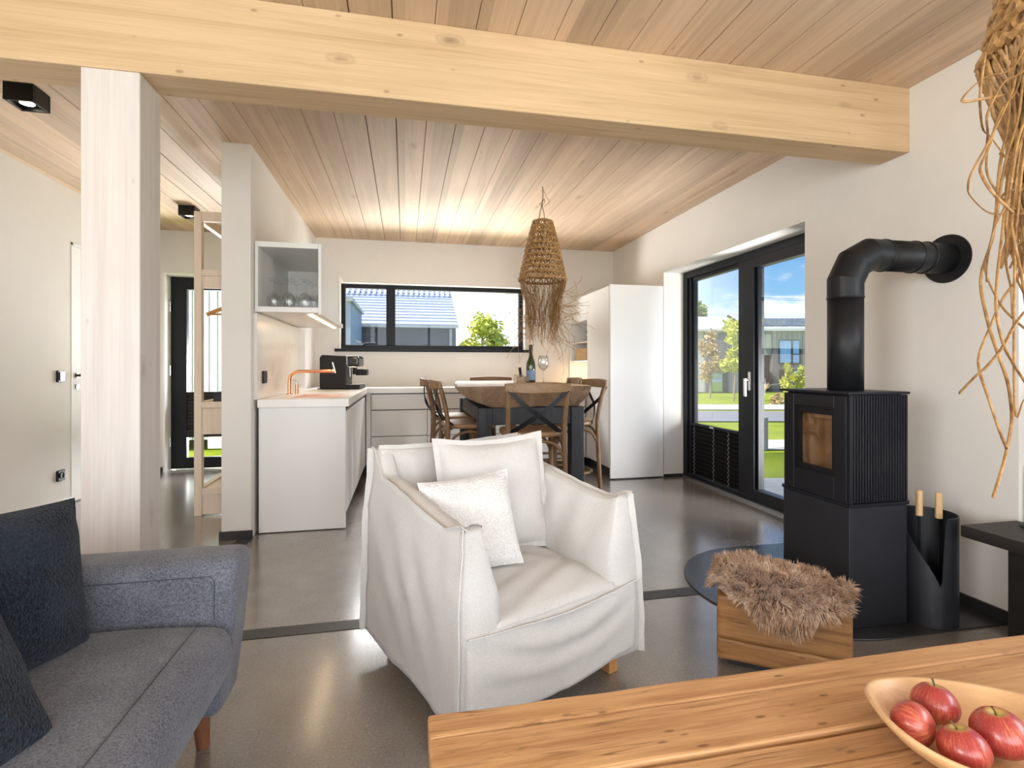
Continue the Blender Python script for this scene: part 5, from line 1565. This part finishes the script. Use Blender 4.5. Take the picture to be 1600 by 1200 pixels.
for (a, b, c_, d2) in ((SX_0 + 0.004, SX_0 + 0.03, SY_1 - 0.02, SY_1 + 0.003), (SX_1 - 0.018, SX_1 + 0.001, SY_0 - 0.002, SY_0 + 0.02)):
    MB().box(a, b, c_, d2, ST0 + 0.0065, ST0 + 0.0115).build('spacer', M['chrome'], stv)
# flue
px_, py_ = 1.935, 1.945
t = thing('stove_pipe', 'thick black stove pipe rising from the stove and bending into the wall', 'stove pipe', (px_, py_, ST1))
R_ = 0.0705; pz = 1.598
fl = M['black_steel']
def seg(name, pts, r=R_): return MB().tube(pts, r, 40).build(name, fl, t, smooth=False)
A0 = (px_, py_, ST1 + 0.001); A1 = (px_, py_, pz - 0.205); A2 = (px_, py_, pz - 0.150)
o = MB().lathe([(R_, ST1 + 0.001), (R_, pz - 0.20)], 48, (px_, py_, 0)).build('lower_pipe', fl, t, smooth=True)
m = MB()
pts = [(px_, py_, pz - 0.20), (px_, py_, pz - 0.125), (px_ + 0.045, py_, pz - 0.042), (px_ + 0.125, py_, pz - 0.0), (px_ + 0.20, py_, pz)]
rad_ = R_ + 0.001
# mitred elbow
vs = []; fs = []; N = 48
P = [Vector(p) for p in pts]
for i, p in enumerate(P):
    if i == 0: tg = (P[1] - P[0]).normalized(); sc_ = 1
    elif i == len(P) - 1: tg = (P[-1] - P[-2]).normalized(); sc_ = 1
    else:
        a = (P[i] - P[i - 1]).normalized(); b = (P[i + 1] - P[i]).normalized(); tg = (a + b).normalized(); sc_ = 1 / max(0.5, tg.dot(a))
    side_ = Vector((0, 1, 0)); inn = side_.cross(tg).normalized()
    for k in range(N):
        an = 2 * pi * k / N
        vs.append(tuple(p + side_ * cos(an) * rad_ + inn * sin(an) * rad_ * sc_))
for i in range(len(P) - 1):
    for k in range(N): fs.append((i * N + k, i * N + (k + 1) % N, (i + 1) * N + (k + 1) % N, (i + 1) * N + k))
m.add(vs, fs); m.build('elbow', fl, t)
for i in (1, 2, 3):
    pass
MX = lambda x: Matrix.Translation((x, py_, pz)) @ Matrix.Rotation(pi / 2, 4, 'Y')
MB().lathe([(R_, 0), (R_, XR - px_ - 0.20)], 48, M=MX(px_ + 0.20)).build('wall_pipe', fl, t, smooth=True)
for xx in (px_ + 0.20, px_ + 0.365, px_ + 0.43):
    MB().lathe([(R_, -0.004), (R_ + 0.004, -0.003), (R_ + 0.004, 0.003), (R_, 0.004)], 48, M=MX(xx)).build('joint_ring', fl, t, smooth=True)
MB().lathe([(R_, -0.004), (R_ + 0.003, -0.003), (R_ + 0.003, 0.003), (R_, 0.004)], 48, (px_, py_, pz - 0.20)).build('joint_ring', fl, t, smooth=True)
MB().lathe([(R_ + 0.002, -0.010), (0.112, -0.006), (0.113, 0.0)], 56, M=MX(XR - 0.001)).build('wall_rosette', fl, t, smooth=False)

# ------------------------------------------------------------------ log holder with tools
hx, hy, hr, hz0 = 2.205, 1.80, 0.108, 0.0075
t = thing('log_bin', 'black round steel log bin with a slanting cut-out beside the stove', 'log bin', (hx, hy, hz0))
def cut(a):
    # height of the rim by angle; facing the room it swoops down to a point
    d = (a - radians(-113) + pi) % (2 * pi) - pi      # 0 at the low point
    if d < 0:   # towards the stove side, long sweep up
        f = sm(0, 1, min(1, -d / radians(120)))
        return lerp(0.155, 0.455, min(1, (-d / radians(95))) ** 0.8) if -d < radians(95) else 0.455
    if d < radians(9): return lerp(0.155, 0.455, (d / radians(9)) ** 0.7)
    return 0.455
m = MB(); N = 96
vs = []; fs = []
for i in range(N):
    a = 2 * pi * i / N
    for (rr, top) in ((hr, True), (hr - 0.004, True)):
        zt = cut(a)
        vs += [(hx + rr * cos(a), hy + rr * sin(a), hz0), (hx + rr * cos(a), hy + rr * sin(a), hz0 + zt)]
for i in range(N):
    j = (i + 1) % N
    a, b = i * 4, j * 4
    fs += [(a, b, b + 1, a + 1), (a + 2, a + 3, b + 3, b + 2), (a + 1, b + 1, b + 3, a + 3), (a, a + 2, b + 2, b)]
m.add(vs, fs); m.build('shell', M['pedestal'] if 'pedestal' in M else bpy.data.materials['pedestal_black'], t)
MB().cyl((hx, hy), hr - 0.0045, hz0 + 0.001, hz0 + 0.006, 40).build('bottom', BS, t)
for (dx, dy, lab, mat_, nm) in ((0.004, 0.035, 'fire tool with round pale wooden handle, left one in the log bin', BS, 'fire_poker'), (0.056, -0.008, 'fire tool with squarish pale wooden handle, right one in the log bin', BS, 'fire_shovel')):
    tt = thing(nm, lab, 'fire tool', (hx + dx, hy + dy, hz0 + 0.007))
    b0 = (hx + dx, hy + dy)
    top = 0.548 if dx < 0.03 else 0.545
    MB().tube([(b0[0], b0[1], hz0 + 0.0075), (b0[0], b0[1], 0.44)], 0.005, 8).build('rod', BS, tt)
    MB().tube([(b0[0], b0[1], top - 0.11), (b0[0], b0[1], top - 0.004), (b0[0], b0[1], top)], [0.0135, 0.0125, 0.010], 16 if dx < 0.03 else 6).build('handle', M['handle_wood'], tt, smooth=False)
    if dx > 0.03: MB().box(b0[0] - 0.028, b0[0] + 0.028, b0[1] - 0.002, b0[1] + 0.002, hz0 + 0.0075, hz0 + 0.12).build('blade', BS, tt)

# ------------------------------------------------------------------ bench at the right edge, cushion in the bay
t = thing('bench', 'dark stained wooden bench along the wall at the right edge', 'bench', (2.35, 1.2, 0))
MB().box(2.195, XR - 0.014, 0.35, 1.655, 0.405, 0.452).build('seat_board', M['bench_wood'], t, bevel=0.004)
MB().box(2.36, XR - 0.016, 1.50, 1.60, 0.0, 0.404).build('leg', M['bench_wood'], t, bevel=0.003)
MB().box(2.36, XR - 0.016, 0.42, 0.52, 0.0, 0.404).build('leg', M['bench_wood'], t, bevel=0.003)
m = MB(); m.tube(bez([(2.46, 1.60, 0.457), (2.40, 1.58, 0.459), (2.37, 1.48, 0.457), (2.40, 1.30, 0.457), (2.42, 1.1, 0.457)], 6), 0.0045, 8)
o = m.build('cable', M['black_plastic']); tag(o, 'black cable lying on the dark bench', 'cable')
pillow('bay_cushion', fabric('mauve', (0.36, 0.26, 0.27), (0.25, 0.17, 0.18), 120, 8), 0.50, 0.42, 0.12, 'mauve cushion leaning in the bay window above the bench', 'cushion', frame((2.60, 1.30, 0.90), radians(80), radians(-6)), seed=31)
o = MB().box(2.515, 2.735, -1.45, 1.64, 0.021, 0.68).build('bay_seat', M['reveal_white'], bevel=0.003)
tag(o, 'white boxed window seat in the bay at the right edge', 'window seat', kind='structure')
pendant(1.405, 0.787, 1.775, 2.225, 'woven raffia pendant lamp close to the camera at the top right, with long loose strands', 21, 620, 0, True, 0.46, 0.0033, 0.34)
# long loose ends of the near lamp
lampo = [o for o in bpy.data.objects if o.name.startswith('pendant_lamp')][-1]
LOOSE = [
[(1.224, 0.852, 1.406), (1.261, 0.887, 1.362), (1.262, 0.906, 1.302), (1.239, 0.89, 1.253), (1.209, 0.853, 1.171), (1.19, 0.823, 1.114), (1.209, 0.82, 1.059), (1.257, 0.846, 1.01), (1.306, 0.878, 0.967), (1.316, 0.894, 0.905), (1.283, 0.88, 0.869), (1.216, 0.851, 0.814)],
[(1.279, 0.837, 1.309), (1.284, 0.88, 1.239), (1.277, 0.901, 1.176), (1.235, 0.892, 1.115), (1.191, 0.858, 1.076), (1.171, 0.827, 1.022), (1.189, 0.822, 0.963), (1.244, 0.845, 0.916)],
[(1.177, 0.803, 1.402), (1.156, 0.795, 1.335), (1.103, 0.765, 1.262), (1.059, 0.736, 1.193), (1.062, 0.728, 1.135), (1.112, 0.747, 1.1), (1.193, 0.774, 1.05)],
[(1.233, 0.796, 1.223), (1.199, 0.785, 1.198), (1.131, 0.756, 1.168), (1.07, 0.733, 1.127), (1.045, 0.738, 1.095), (1.054, 0.77, 1.069), (1.072, 0.81, 1.038)],
[(1.176, 0.818, 1.387), (1.211, 0.852, 1.351), (1.241, 0.885, 1.307), (1.268, 0.886, 1.253), (1.254, 0.859, 1.216), (1.227, 0.82, 1.187), (1.23, 0.795, 1.158)],
[(1.17, 0.795, 1.386), (1.2, 0.816, 1.342), (1.25, 0.85, 1.305), (1.291, 0.869, 1.261), (1.283, 0.861, 1.202)],
[(1.176, 0.784, 1.003), (1.208, 0.791, 1.024), (1.283, 0.817, 1.054)],
[(1.195, 0.804, 1.639), (1.108, 0.778, 1.535), (1.043, 0.764, 1.458), (1.045, 0.774, 1.43), (1.094, 0.805, 1.426), (1.165, 0.829, 1.409), (1.205, 0.83, 1.405), (1.227, 0.797, 1.399)],
[(1.114, 0.793, 1.705), (1.104, 0.795, 1.629), (1.141, 0.821, 1.6), (1.194, 0.854, 1.589), (1.229, 0.866, 1.584), (1.234, 0.846, 1.54), (1.215, 0.806, 1.476)],
[(1.069, 0.803, 1.612), (1.118, 0.792, 1.617), (1.19, 0.812, 1.641)],
[(1.123, 0.791, 1.6), (1.11, 0.788, 1.572), (1.145, 0.811, 1.56), (1.192, 0.846, 1.545), (1.219, 0.864, 1.501), (1.231, 0.848, 1.45), (1.219, 0.809, 1.406)],
[(1.158, 0.818, 1.535), (1.108, 0.797, 1.487), (1.061, 0.762, 1.451), (1.056, 0.741, 1.411), (1.112, 0.745, 1.377)],
[(1.175, 0.793, 1.437), (1.129, 0.767, 1.404), (1.104, 0.771, 1.351), (1.129, 0.8, 1.303), (1.174, 0.834, 1.266)],
[(1.189, 0.795, 1.426), (1.138, 0.765, 1.364), (1.139, 0.756, 1.3), (1.18, 0.775, 1.256), (1.24, 0.807, 1.198)],
[(1.188, 0.788, 1.398), (1.21, 0.809, 1.328), (1.265, 0.842, 1.283), (1.316, 0.861, 1.247)]]
m = MB()
for i, s_ in enumerate(LOOSE):
    # each loose end is rooted in the rim of the shade
    p0 = Vector(s_[0]); c0 = Vector((1.405, 0.787, 1.775)); dd = Vector((p0.x - c0.x, p0.y - c0.y, 0))
    if i == 6: dd = Vector((-0.6, 0.2, 0))
    root_ = c0 + dd.normalized() * 0.165
    if p0.z < 1.70:
        s_ = [tuple(root_), tuple(root_.lerp(p0, 0.35) + Vector((0.01, 0.0, -0.03))), tuple(root_.lerp(p0, 0.7))] + s_
    m.tube(bez(s_, 6), 0.0028 if i not in (0, 3) else 0.0034, 6, flat=0.45)
o = m.build('loose_strands', M['raffia_light'], lampo, smooth=True); o['kind'] = 'stuff'
# ================================================================== OUTSIDE
RZ = Matrix.Rotation(-TH, 4, 'Z')         # the street out there runs slightly askew to the house
def gz(d): return -0.10 - 0.0215 * max(0.0, d - 3)
def ground(name, mat, x0, x1, d0, d1, lift, nx=6, nd=10):
    def fn(u, v):
        x, d = lerp(x0, x1, u), lerp(d0, d1, v)
        p = RZ @ Vector((x, d, 0)); return (p.x, p.y, gz(d) + lift)
    m = MB(); m.grid(fn, nx, nd); m.f = [tuple(reversed(f)) for f in m.f]
    o = m.build(name, mat); struct(o); return o
def grass_mat(name, c1, c2):
    m, t, b = newmat(name)
    co = t.obj()
    f = t.math('ADD', t.math('MULTIPLY', t.noise(co, 45, 4, 0.75), 0.5), t.math('MULTIPLY', t.noise(co, 0.9, 5, 0.6), 0.5))
    t.set(b, 'Base Color', t.ramp(f, [(0.36, c2), (0.62, c1)])); t.set(b, 'Roughness', 0.95); t.set(b, 'Specular IOR Level', 0.1)
    t.set(b, 'Normal', t.bump(t.noise(co, 60, 3, 0.7), 0.6, 0.03))
    return m
GR = grass_mat('lawn_grass', (0.42, 0.46, 0.045), (0.22, 0.31, 0.02))
PATH = plain('pale_gravel', (0.62, 0.58, 0.51), 0.95, var=0.18, scale=40)
ROAD = plain('asphalt', (0.26, 0.26, 0.28), 0.9, var=0.12, scale=25)
ground('lawn', GR, -70, 90, -12, 110, -0.06, 20, 30)
ground('path', PATH, 2.2, 9, 1.0, 5.9, -0.03)
ground('path', PATH, 2.0, 40, 8.3, 9.6, -0.035)
ground('path', PATH, 2.0, 40, 18.6, 22.2, -0.03)
ground('road', ROAD, 0.5, 40, 13.6, 17.6, -0.03)

def leafcloud(m, centre, r, n, size, rnd, sq=(1, 1, 1), shell=0.5):
    for i in range(n):
        a = rnd.uniform(0, 2 * pi); c_ = rnd.uniform(-1, 1); s_ = math.sqrt(1 - c_ * c_)
        q = r * (shell + (1 - shell) * rnd.random()) * (0.75 + 0.45 * mnoise.noise(Vector((cos(a) * s_ * 2.2 + centre[0], sin(a) * s_ * 2.2, c_ * 2.2))))
        p = Vector((centre[0] + q * s_ * cos(a) * sq[0], centre[1] + q * s_ * sin(a) * sq[1], centre[2] + q * c_ * sq[2]))
        d1 = Vector((rnd.uniform(-1, 1), rnd.uniform(-1, 1), rnd.uniform(-0.6, 0.6))).normalized() * size * rnd.uniform(0.6, 1.3)
        d2 = d1.cross(Vector((rnd.uniform(-1, 1), rnd.uniform(-1, 1), rnd.uniform(-1, 1)))).normalized() * size * 0.42
        m.add([p - d1, p + d2, p + d1, p - d2], [(0, 1, 2, 3)])
def leafmat(name, c1, c2):
    m, t, b = newmat(name)
    co = t.obj()
    t.set(b, 'Base Color', t.ramp(t.noise(co, 2.2, 4, 0.7), [(0.35, c2), (0.65, c1)])); t.set(b, 'Roughness', 0.6)
    t.set(b, 'Subsurface Weight', 0.0)
    return m
LM = {'lime': leafmat('leaf_lime', (0.78, 0.76, 0.16), (0.50, 0.56, 0.08)), 'pink': leafmat('leaf_copper', (0.66, 0.46, 0.28), (0.50, 0.42, 0.14)), 'green': leafmat('leaf_green', (0.36, 0.46, 0.10), (0.20, 0.30, 0.06)), 'pine': leafmat('leaf_pine', (0.20, 0.30, 0.10), (0.10, 0.17, 0.06))}
BARK = plain('bark', (0.36, 0.28, 0.21), 0.9, var=0.3, scale=20)
def tree(label, x, d, h, clear, rx, rz, lm, n, size, seed, loose=0.35, trunk=0.05):
    rnd = random.Random(seed)
    p = RZ @ Vector((x, d, 0)); z0 = gz(d) - 0.06
    t = thing('tree', label, 'tree', (p.x, p.y, z0))
    m = MB(); top = z0 + h
    m.tube(bez([(p.x, p.y, z0), (p.x + 0.02 * h, p.y, z0 + clear), (p.x - 0.01 * h, p.y, z0 + lerp(clear, h, 0.5)), (p.x, p.y, top - 0.1 * h)], 4), [trunk * (1 - 0.75 * i / 12) for i in range(13)], 8)
    for k in range(9):
        zz = z0 + lerp(clear, h * 0.85, k / 9); a = rnd.uniform(0, 2 * pi)
        m.tube([(p.x, p.y, zz), (p.x + rx * 0.6 * cos(a), p.y + rx * 0.6 * sin(a), zz + 0.35 * rx)], [trunk * 0.35, 0.006], 5)
    m.build('trunk', BARK, t)
    m = MB(); c0 = (z0 + clear * 0.92 + top) / 2
    for k in range(16):
        f = rnd.random(); a = rnd.uniform(0, 2 * pi)
        zz = z0 + lerp(clear, h, f); rr = rx * math.sqrt(max(0.05, 1 - (2 * f - 0.9) ** 2)) * rnd.uniform(0.2, 0.75)
        leafcloud(m, (p.x + rr * cos(a), p.y + rr * sin(a), zz), rx * rnd.uniform(0.38, 0.6), n // 16, size, rnd, (1, 1, rz), loose)
    m.build('foliage', LM[lm], t)
    return t
tree('young yellow-green tree on the lawn outside the terrace door', 11.25, 26.0, 4.25, 1.55, 0.80, 1.1, 'lime', 2600, 0.13, 3)
tree('young copper-tinted tree on the lawn left of the yellow-green one', 11.4, 29.5, 3.9, 1.2, 0.95, 1.0, 'pink', 1500, 0.12, 5, trunk=0.06)
tree('big leafy tree behind the pale house seen through the terrace door', 22.0, 62.0, 9.6, 3.0, 3.6, 1.0, 'green', 3000, 0.42, 9, trunk=0.25)
tree('broad bright green tree seen through the kitchen window beside the neighbour house', -1.50, 26.0, 4.0, 0.7, 1.62, 0.85, 'lime', 3600, 0.15, 12, trunk=0.12)

def facing(x, d, z, name, label, cat):
    p = RZ @ Vector((x, d, 0)); return thing(name, label, cat, (p.x, p.y, z), -TH)
W = dict(world=False)
CLAD = None
def cladding(name, c1, c2, width, axis):
    m, t, b = newmat(name)
    co = t.obj(); sep = t.node('ShaderNodeSeparateXYZ'); t.set(sep, 0, co)
    q = t.math('DIVIDE', sep.outputs[axis], width)
    wn = t.node('ShaderNodeTexWhiteNoise'); wn.noise_dimensions = '1D'; t.set(wn, 'W', t.math('FLOOR', q))
    col = t.mix(wn.outputs['Value'], c1, c2)
    fr = t.math('FRACT', q)
    col = t.mix(t.math('LESS_THAN', fr, 0.10), col, tuple(x * 0.35 for x in c1))
    t.set(b, 'Base Color', col); t.set(b, 'Roughness', 0.8)
    return m
# grey boarded house with solar panels, to the right
bd = 42.0; bz = gz(bd)
t = facing(20.4, bd, bz, 'timber_house', 'grey boarded two-storey house with solar panels across the lawn', 'house')
# local x to the right, y away, z up
CL = cladding('house_boards', (0.19, 0.18, 0.20), (0.27, 0.255, 0.28), 0.18, 0)
DK = plain('house_dark', (0.06, 0.055, 0.055), 0.8)
MB().box(1.0, 9, 0.0, 8, 0, 5.05).build('wall', CL, t, **W)
MB().box(0.0, 1.0, 0.6, 8, 0, 3.0).build('porch_wall', DK, t, **W)
MB().box(-0.6, 1.0, 0.2, 8, 3.0, 4.7).build('side_wall', plain('house_pale', (0.52, 0.50, 0.47), 0.8), t, **W)
MB().box(-0.55, -0.40, 0.25, 0.40, 0, 3.0).build('porch_post', plain('post_yellow', (0.55, 0.45, 0.15), 0.7), t, **W)
MB().box(-0.20, -0.05, 0.25, 0.40, 0, 3.0).build('porch_post', bpy.data.materials['post_yellow'], t, **W)
m = MB(); m.prism([(-0.4, 5.02), (4.2, 6.75), (4.2, 6.90), (-0.4, 5.14)], -0.9, 9.5, 'x'); m.prism([(4.2, 6.75), (8.4, 5.05), (8.4, 5.17), (4.2, 6.90)], -0.9, 9.5, 'x')
m.build('roof', plain('roof_grey', (0.50, 0.51, 0.56), 0.5), t, **W)
MB().box(-0.9, 9.5, -0.5, -0.38, 4.95, 5.10).build('gutter', plain('gutter_pale', (0.6, 0.6, 0.62), 0.4), t, **W)
sl = math.atan2(6.90 - 5.14, 4.6)
for r in range(2):
    for k in range(7):
        Mx = Matrix.Translation((-0.1 + k * 1.32, -0.4 + (0.5 + r * 1.15) * cos(sl), 5.14 + (0.5 + r * 1.15) * sin(sl) + 0.05)) @ Matrix.Rotation(sl, 4, 'X')
        MB().box(0.03, 1.26, 0.02, 1.08, 0.0, 0.04, Mx).build('solar_panel', bpy.data.materials.get('solar') or plain('solar', (0.05, 0.055, 0.075), 0.25), t, **W)
def win(x0, x1, z0, z1, split=None, y=-0.02):
    f = MB(); a = 0.10
    f.box(x0, x1, y - 0.05, y + 0.05, z1 - a, z1); f.box(x0, x1, y - 0.05, y + 0.05, z0, z0 + a); f.box(x0, x0 + a, y - 0.05, y + 0.05, z0 + a, z1 - a); f.box(x1 - a, x1, y - 0.05, y + 0.05, z0 + a, z1 - a)
    if split: f.box(split - 0.07, split + 0.07, y - 0.05, y + 0.05, z0 + a, z1 - a); f.box(split + 0.07, x1 - a, y - 0.05, y + 0.05, lerp(z0, z1, 0.40) - 0.05, lerp(z0, z1, 0.40) + 0.05)
    fo = f.build('window', bpy.data.materials.get('win_dark') or plain('win_dark', (0.03, 0.03, 0.035), 0.4), t, **W)
    MB().box(x0 + a * 0.5, x1 - a * 0.5, y - 0.01, y + 0.0, z0 + a * 0.5, z1 - a * 0.5).build('pane', bpy.data.materials.get('win_pane') or plain('win_pane', (0.40, 0.52, 0.66), 0.05, metal=0.9), fo, **W)
win(1.45, 3.25, 2.25, 4.25, 2.55)
win(3.95, 5.2, 3.25, 4.3)
MB().box(1.5, 1.95, -0.03, 0.02, 0.0, 1.8).build('front_door', DK, t, **W)
win(2.6, 3.3, 0.9, 1.8)
# pale house behind the young trees
t = facing(14.3, 40.0, gz(40), 'pale_house', 'pale rendered house behind the young trees on the lawn', 'house')
MB().box(-6.5, 0.7, 0, 7, 0, 4.8).build('wall', plain('render_pale', (0.66, 0.64, 0.62), 0.85), t, **W)
MB().box(0.7, 3.6, -0.3, 7, 0, 4.6).build('boarded_wing', CL, t, **W)
m = MB(); m.prism([(-0.5, 4.75), (3.6, 6.1), (3.6, 6.25), (-0.5, 4.9)], -7.0, 3.9, 'x'); m.prism([(3.6, 6.1), (7.5, 4.8), (7.5, 4.95), (3.6, 6.25)], -7.0, 3.9, 'x')
m.build('roof', plain('roof_pale', (0.66, 0.65, 0.66), 0.5), t, **W)
win(-0.75, 0.1, 0.0, 2.2)
win(-2.3, -1.35, 0.0, 2.2)
MB().box(1.05, 2.4, -0.34, -0.28, 0.05, 2.2).build('window', bpy.data.materials['win_pane'], t, **W)
MB().box(2.0, 2.4, -0.36, -0.29, 0.05, 2.2).build('dark_panel', DK, t, **W)

# bollard on the lawn
p = RZ @ Vector((4.09, 8.32, 0)); zb = gz(8.32) - 0.06
t = thing('bollard_light', 'slim grey square bollard on the grass just outside the terrace door', 'bollard', (p.x, p.y, zb), radians(20))
MB().box(-0.062, 0.062, -0.04, 0.04, 0, 0.53).build('post', plain('bollard_grey', (0.17, 0.18, 0.20), 0.5), t, bevel=0.004, **W)
MB().box(-0.064, 0.064, -0.042, 0.042, 0.5305, 0.545).build('cap', plain('bollard_cap', (0.40, 0.41, 0.42), 0.4), t, **W)
# shrubs in front of the houses
def shrub(name, label, x, d, w_, h, n, lm, seed, spiky=False):
    rnd = random.Random(seed); p = RZ @ Vector((x, d, 0)); z0 = gz(d) - 0.06
    m = MB()
    if spiky:
        for k in range(n):
            a = 2 * pi * k / n + rnd.uniform(-.2, .2); e = rnd.uniform(0.5, 1.25)
            m.tube([(p.x, p.y, z0 + 0.02), (p.x + w_ * 0.5 * cos(a) * cos(e) * 1.2, p.y + w_ * 0.5 * sin(a) * cos(e), z0 + h * 0.6 * sin(e)), (p.x + w_ * cos(a) * cos(e), p.y + w_ * sin(a) * cos(e), z0 + h * sin(e))], [0.03, 0.04, 0.004], 4)
    else:
        for k in range(7):
            f = k / 6
            leafcloud(m, (p.x + rnd.uniform(-.4, .4) * w_ * (1 - f * 0.6), p.y + rnd.uniform(-.3, .3) * w_, z0 + h * (0.15 + 0.8 * f)), w_ * 0.42 * (1 - 0.45 * f), n // 7, 0.11, rnd, (1, 1, 1.2), 0.2)
    o = m.build(name, LM[lm]); tag(o, label, 'shrub')
shrub('shrub', 'tall yellow-green shrub in front of the grey boarded house', 20.55, 38.0, 1.15, 2.2, 1500, 'lime', 4)
shrub('shrub', 'tall bright shrub at the right, beside the yellow-green shrub across the lawn', 21.75, 38.4, 1.2, 2.0, 1400, 'lime', 14)
shrub('spiky_plant', 'spiky rosette plant by the dark door of the grey boarded house', 19.1, 39.0, 0.75, 1.0, 18, 'pink', 6, True)
shrub('shrub', 'low round pinkish shrub at the edge of the far lawn', 11.8, 22.8, 0.45, 0.45, 400, 'pink', 8)

# neighbour house beyond the kitchen window
t = thing('slate_house', 'dark boarded neighbour house with a ribbed pale roof outside the kitchen window', 'house', (0, 18, -0.1))
NB = cladding('slate_boards', (0.075, 0.085, 0.13), (0.10, 0.11, 0.165), 0.13, 2)
MB().box(-3.2, 1.75, 0, 9, 0, 2.62).build('wall', NB, t, **W)
m = MB()
sl = radians(27); L = 4.9
nb = 17
for k in range(nb):
    q0, q1 = L * k / nb, L * (k + 1) / nb
    Mx = Matrix.Translation((0, -0.25, 2.60)) @ Matrix.Rotation(sl, 4, 'X')
    m.add(*(lambda b: (b.v, b.f))(MB().box(-3.6, 1.80, q0, q1 + 0.01, 0.0 , 0.05, Mx @ Matrix.Rotation(radians(-4.5), 4, 'X') if False else Mx @ Matrix.Translation((0, 0, 0.0)))))
    m.box(-3.6, 1.80, q1 - 0.05, q1, 0.05, 0.085, Mx)
m.build('roof', plain('roof_blue', (0.52, 0.56, 0.68), 0.45), t, **W)
m = MB()
for k in range(26):
    x = -3.4 + k * 0.2
    m.box(x, x + 0.09, 2.75, 3.35, 0.09, 0.14, Matrix.Translation((0, -0.25, 2.60)) @ Matrix.Rotation(sl, 4, 'X'))
m.build('roof_slats', plain('roof_slat', (0.80, 0.81, 0.85), 0.4), t, **W)
MB().box(-3.6, 1.80, -0.34, -0.25, 2.52, 2.62).build('gutter', plain('gutter_grey', (0.46, 0.47, 0.50), 0.4), t, **W)
MB().tube([(1.55, -0.08, 2.50), (1.55, -0.06, 0)], 0.05, 8).build('downpipe', bpy.data.materials['gutter_grey'], t, **W)
f = MB().box(-2.02, -1.62, -0.03, 0.02, 0.9, 1.95).build('window', bpy.data.materials['win_dark'], t, **W)
MB().box(-1.98, -1.66, -0.04, -0.031, 0.94, 1.91).build('pane', plain('pane_cyan', (0.30, 0.55, 0.66), 0.05, metal=0.85), f, **W)
f = MB().box(-2.66, -2.36, -0.03, 0.02, 1.72, 1.98).build('window', bpy.data.materials['win_dark'], t, **W)
MB().box(-2.63, -2.39, -0.04, -0.031, 1.75, 1.95).build('pane', bpy.data.materials['pane_cyan'], f, **W)
t = thing('corner_annex', 'pale blue-grey annex wall at the left edge of the kitchen window', 'building', (-3.2, 14.0, -0.1))
MB().box(-2.6, 1.80, 0, 3.5, 0, 2.9).build('wall', plain('annex_blue', (0.40, 0.45, 0.60), 0.7), t, **W)
MB().box(-2.6, 1.86, -0.1, 3.6, 2.9, 3.0).build('roof', bpy.data.materials['gutter_grey'], t, **W)

# ribbed white metal shed outside the entry door, planter and hedge line
t = thing('ribbed_shed', 'white ribbed metal wall of the building outside the hall entry door', 'building', (-4.0, 9.2, -0.1))
m = MB()
for k in range(40):
    x = -2.5 + k * 0.125
    m.box(x, x + 0.108, 0.0, 0.05, 0, 5)
m.box(-2.5, 2.5, 0.05, 2, 0, 5)
m.build('wall', plain('rib_white', (0.68, 0.70, 0.74), 0.6), t, **W)
o = MB().box(-0.30, 0.36, -0.30, 0.30, 0, 0.80).build('heat_pump', plain('unit_white', (0.85, 0.84, 0.82), 0.6), bevel=0.01); o.location = (-2.55, 8.6, -0.12)
tag(o, 'pale box unit standing outside the hall entry door', 'box')
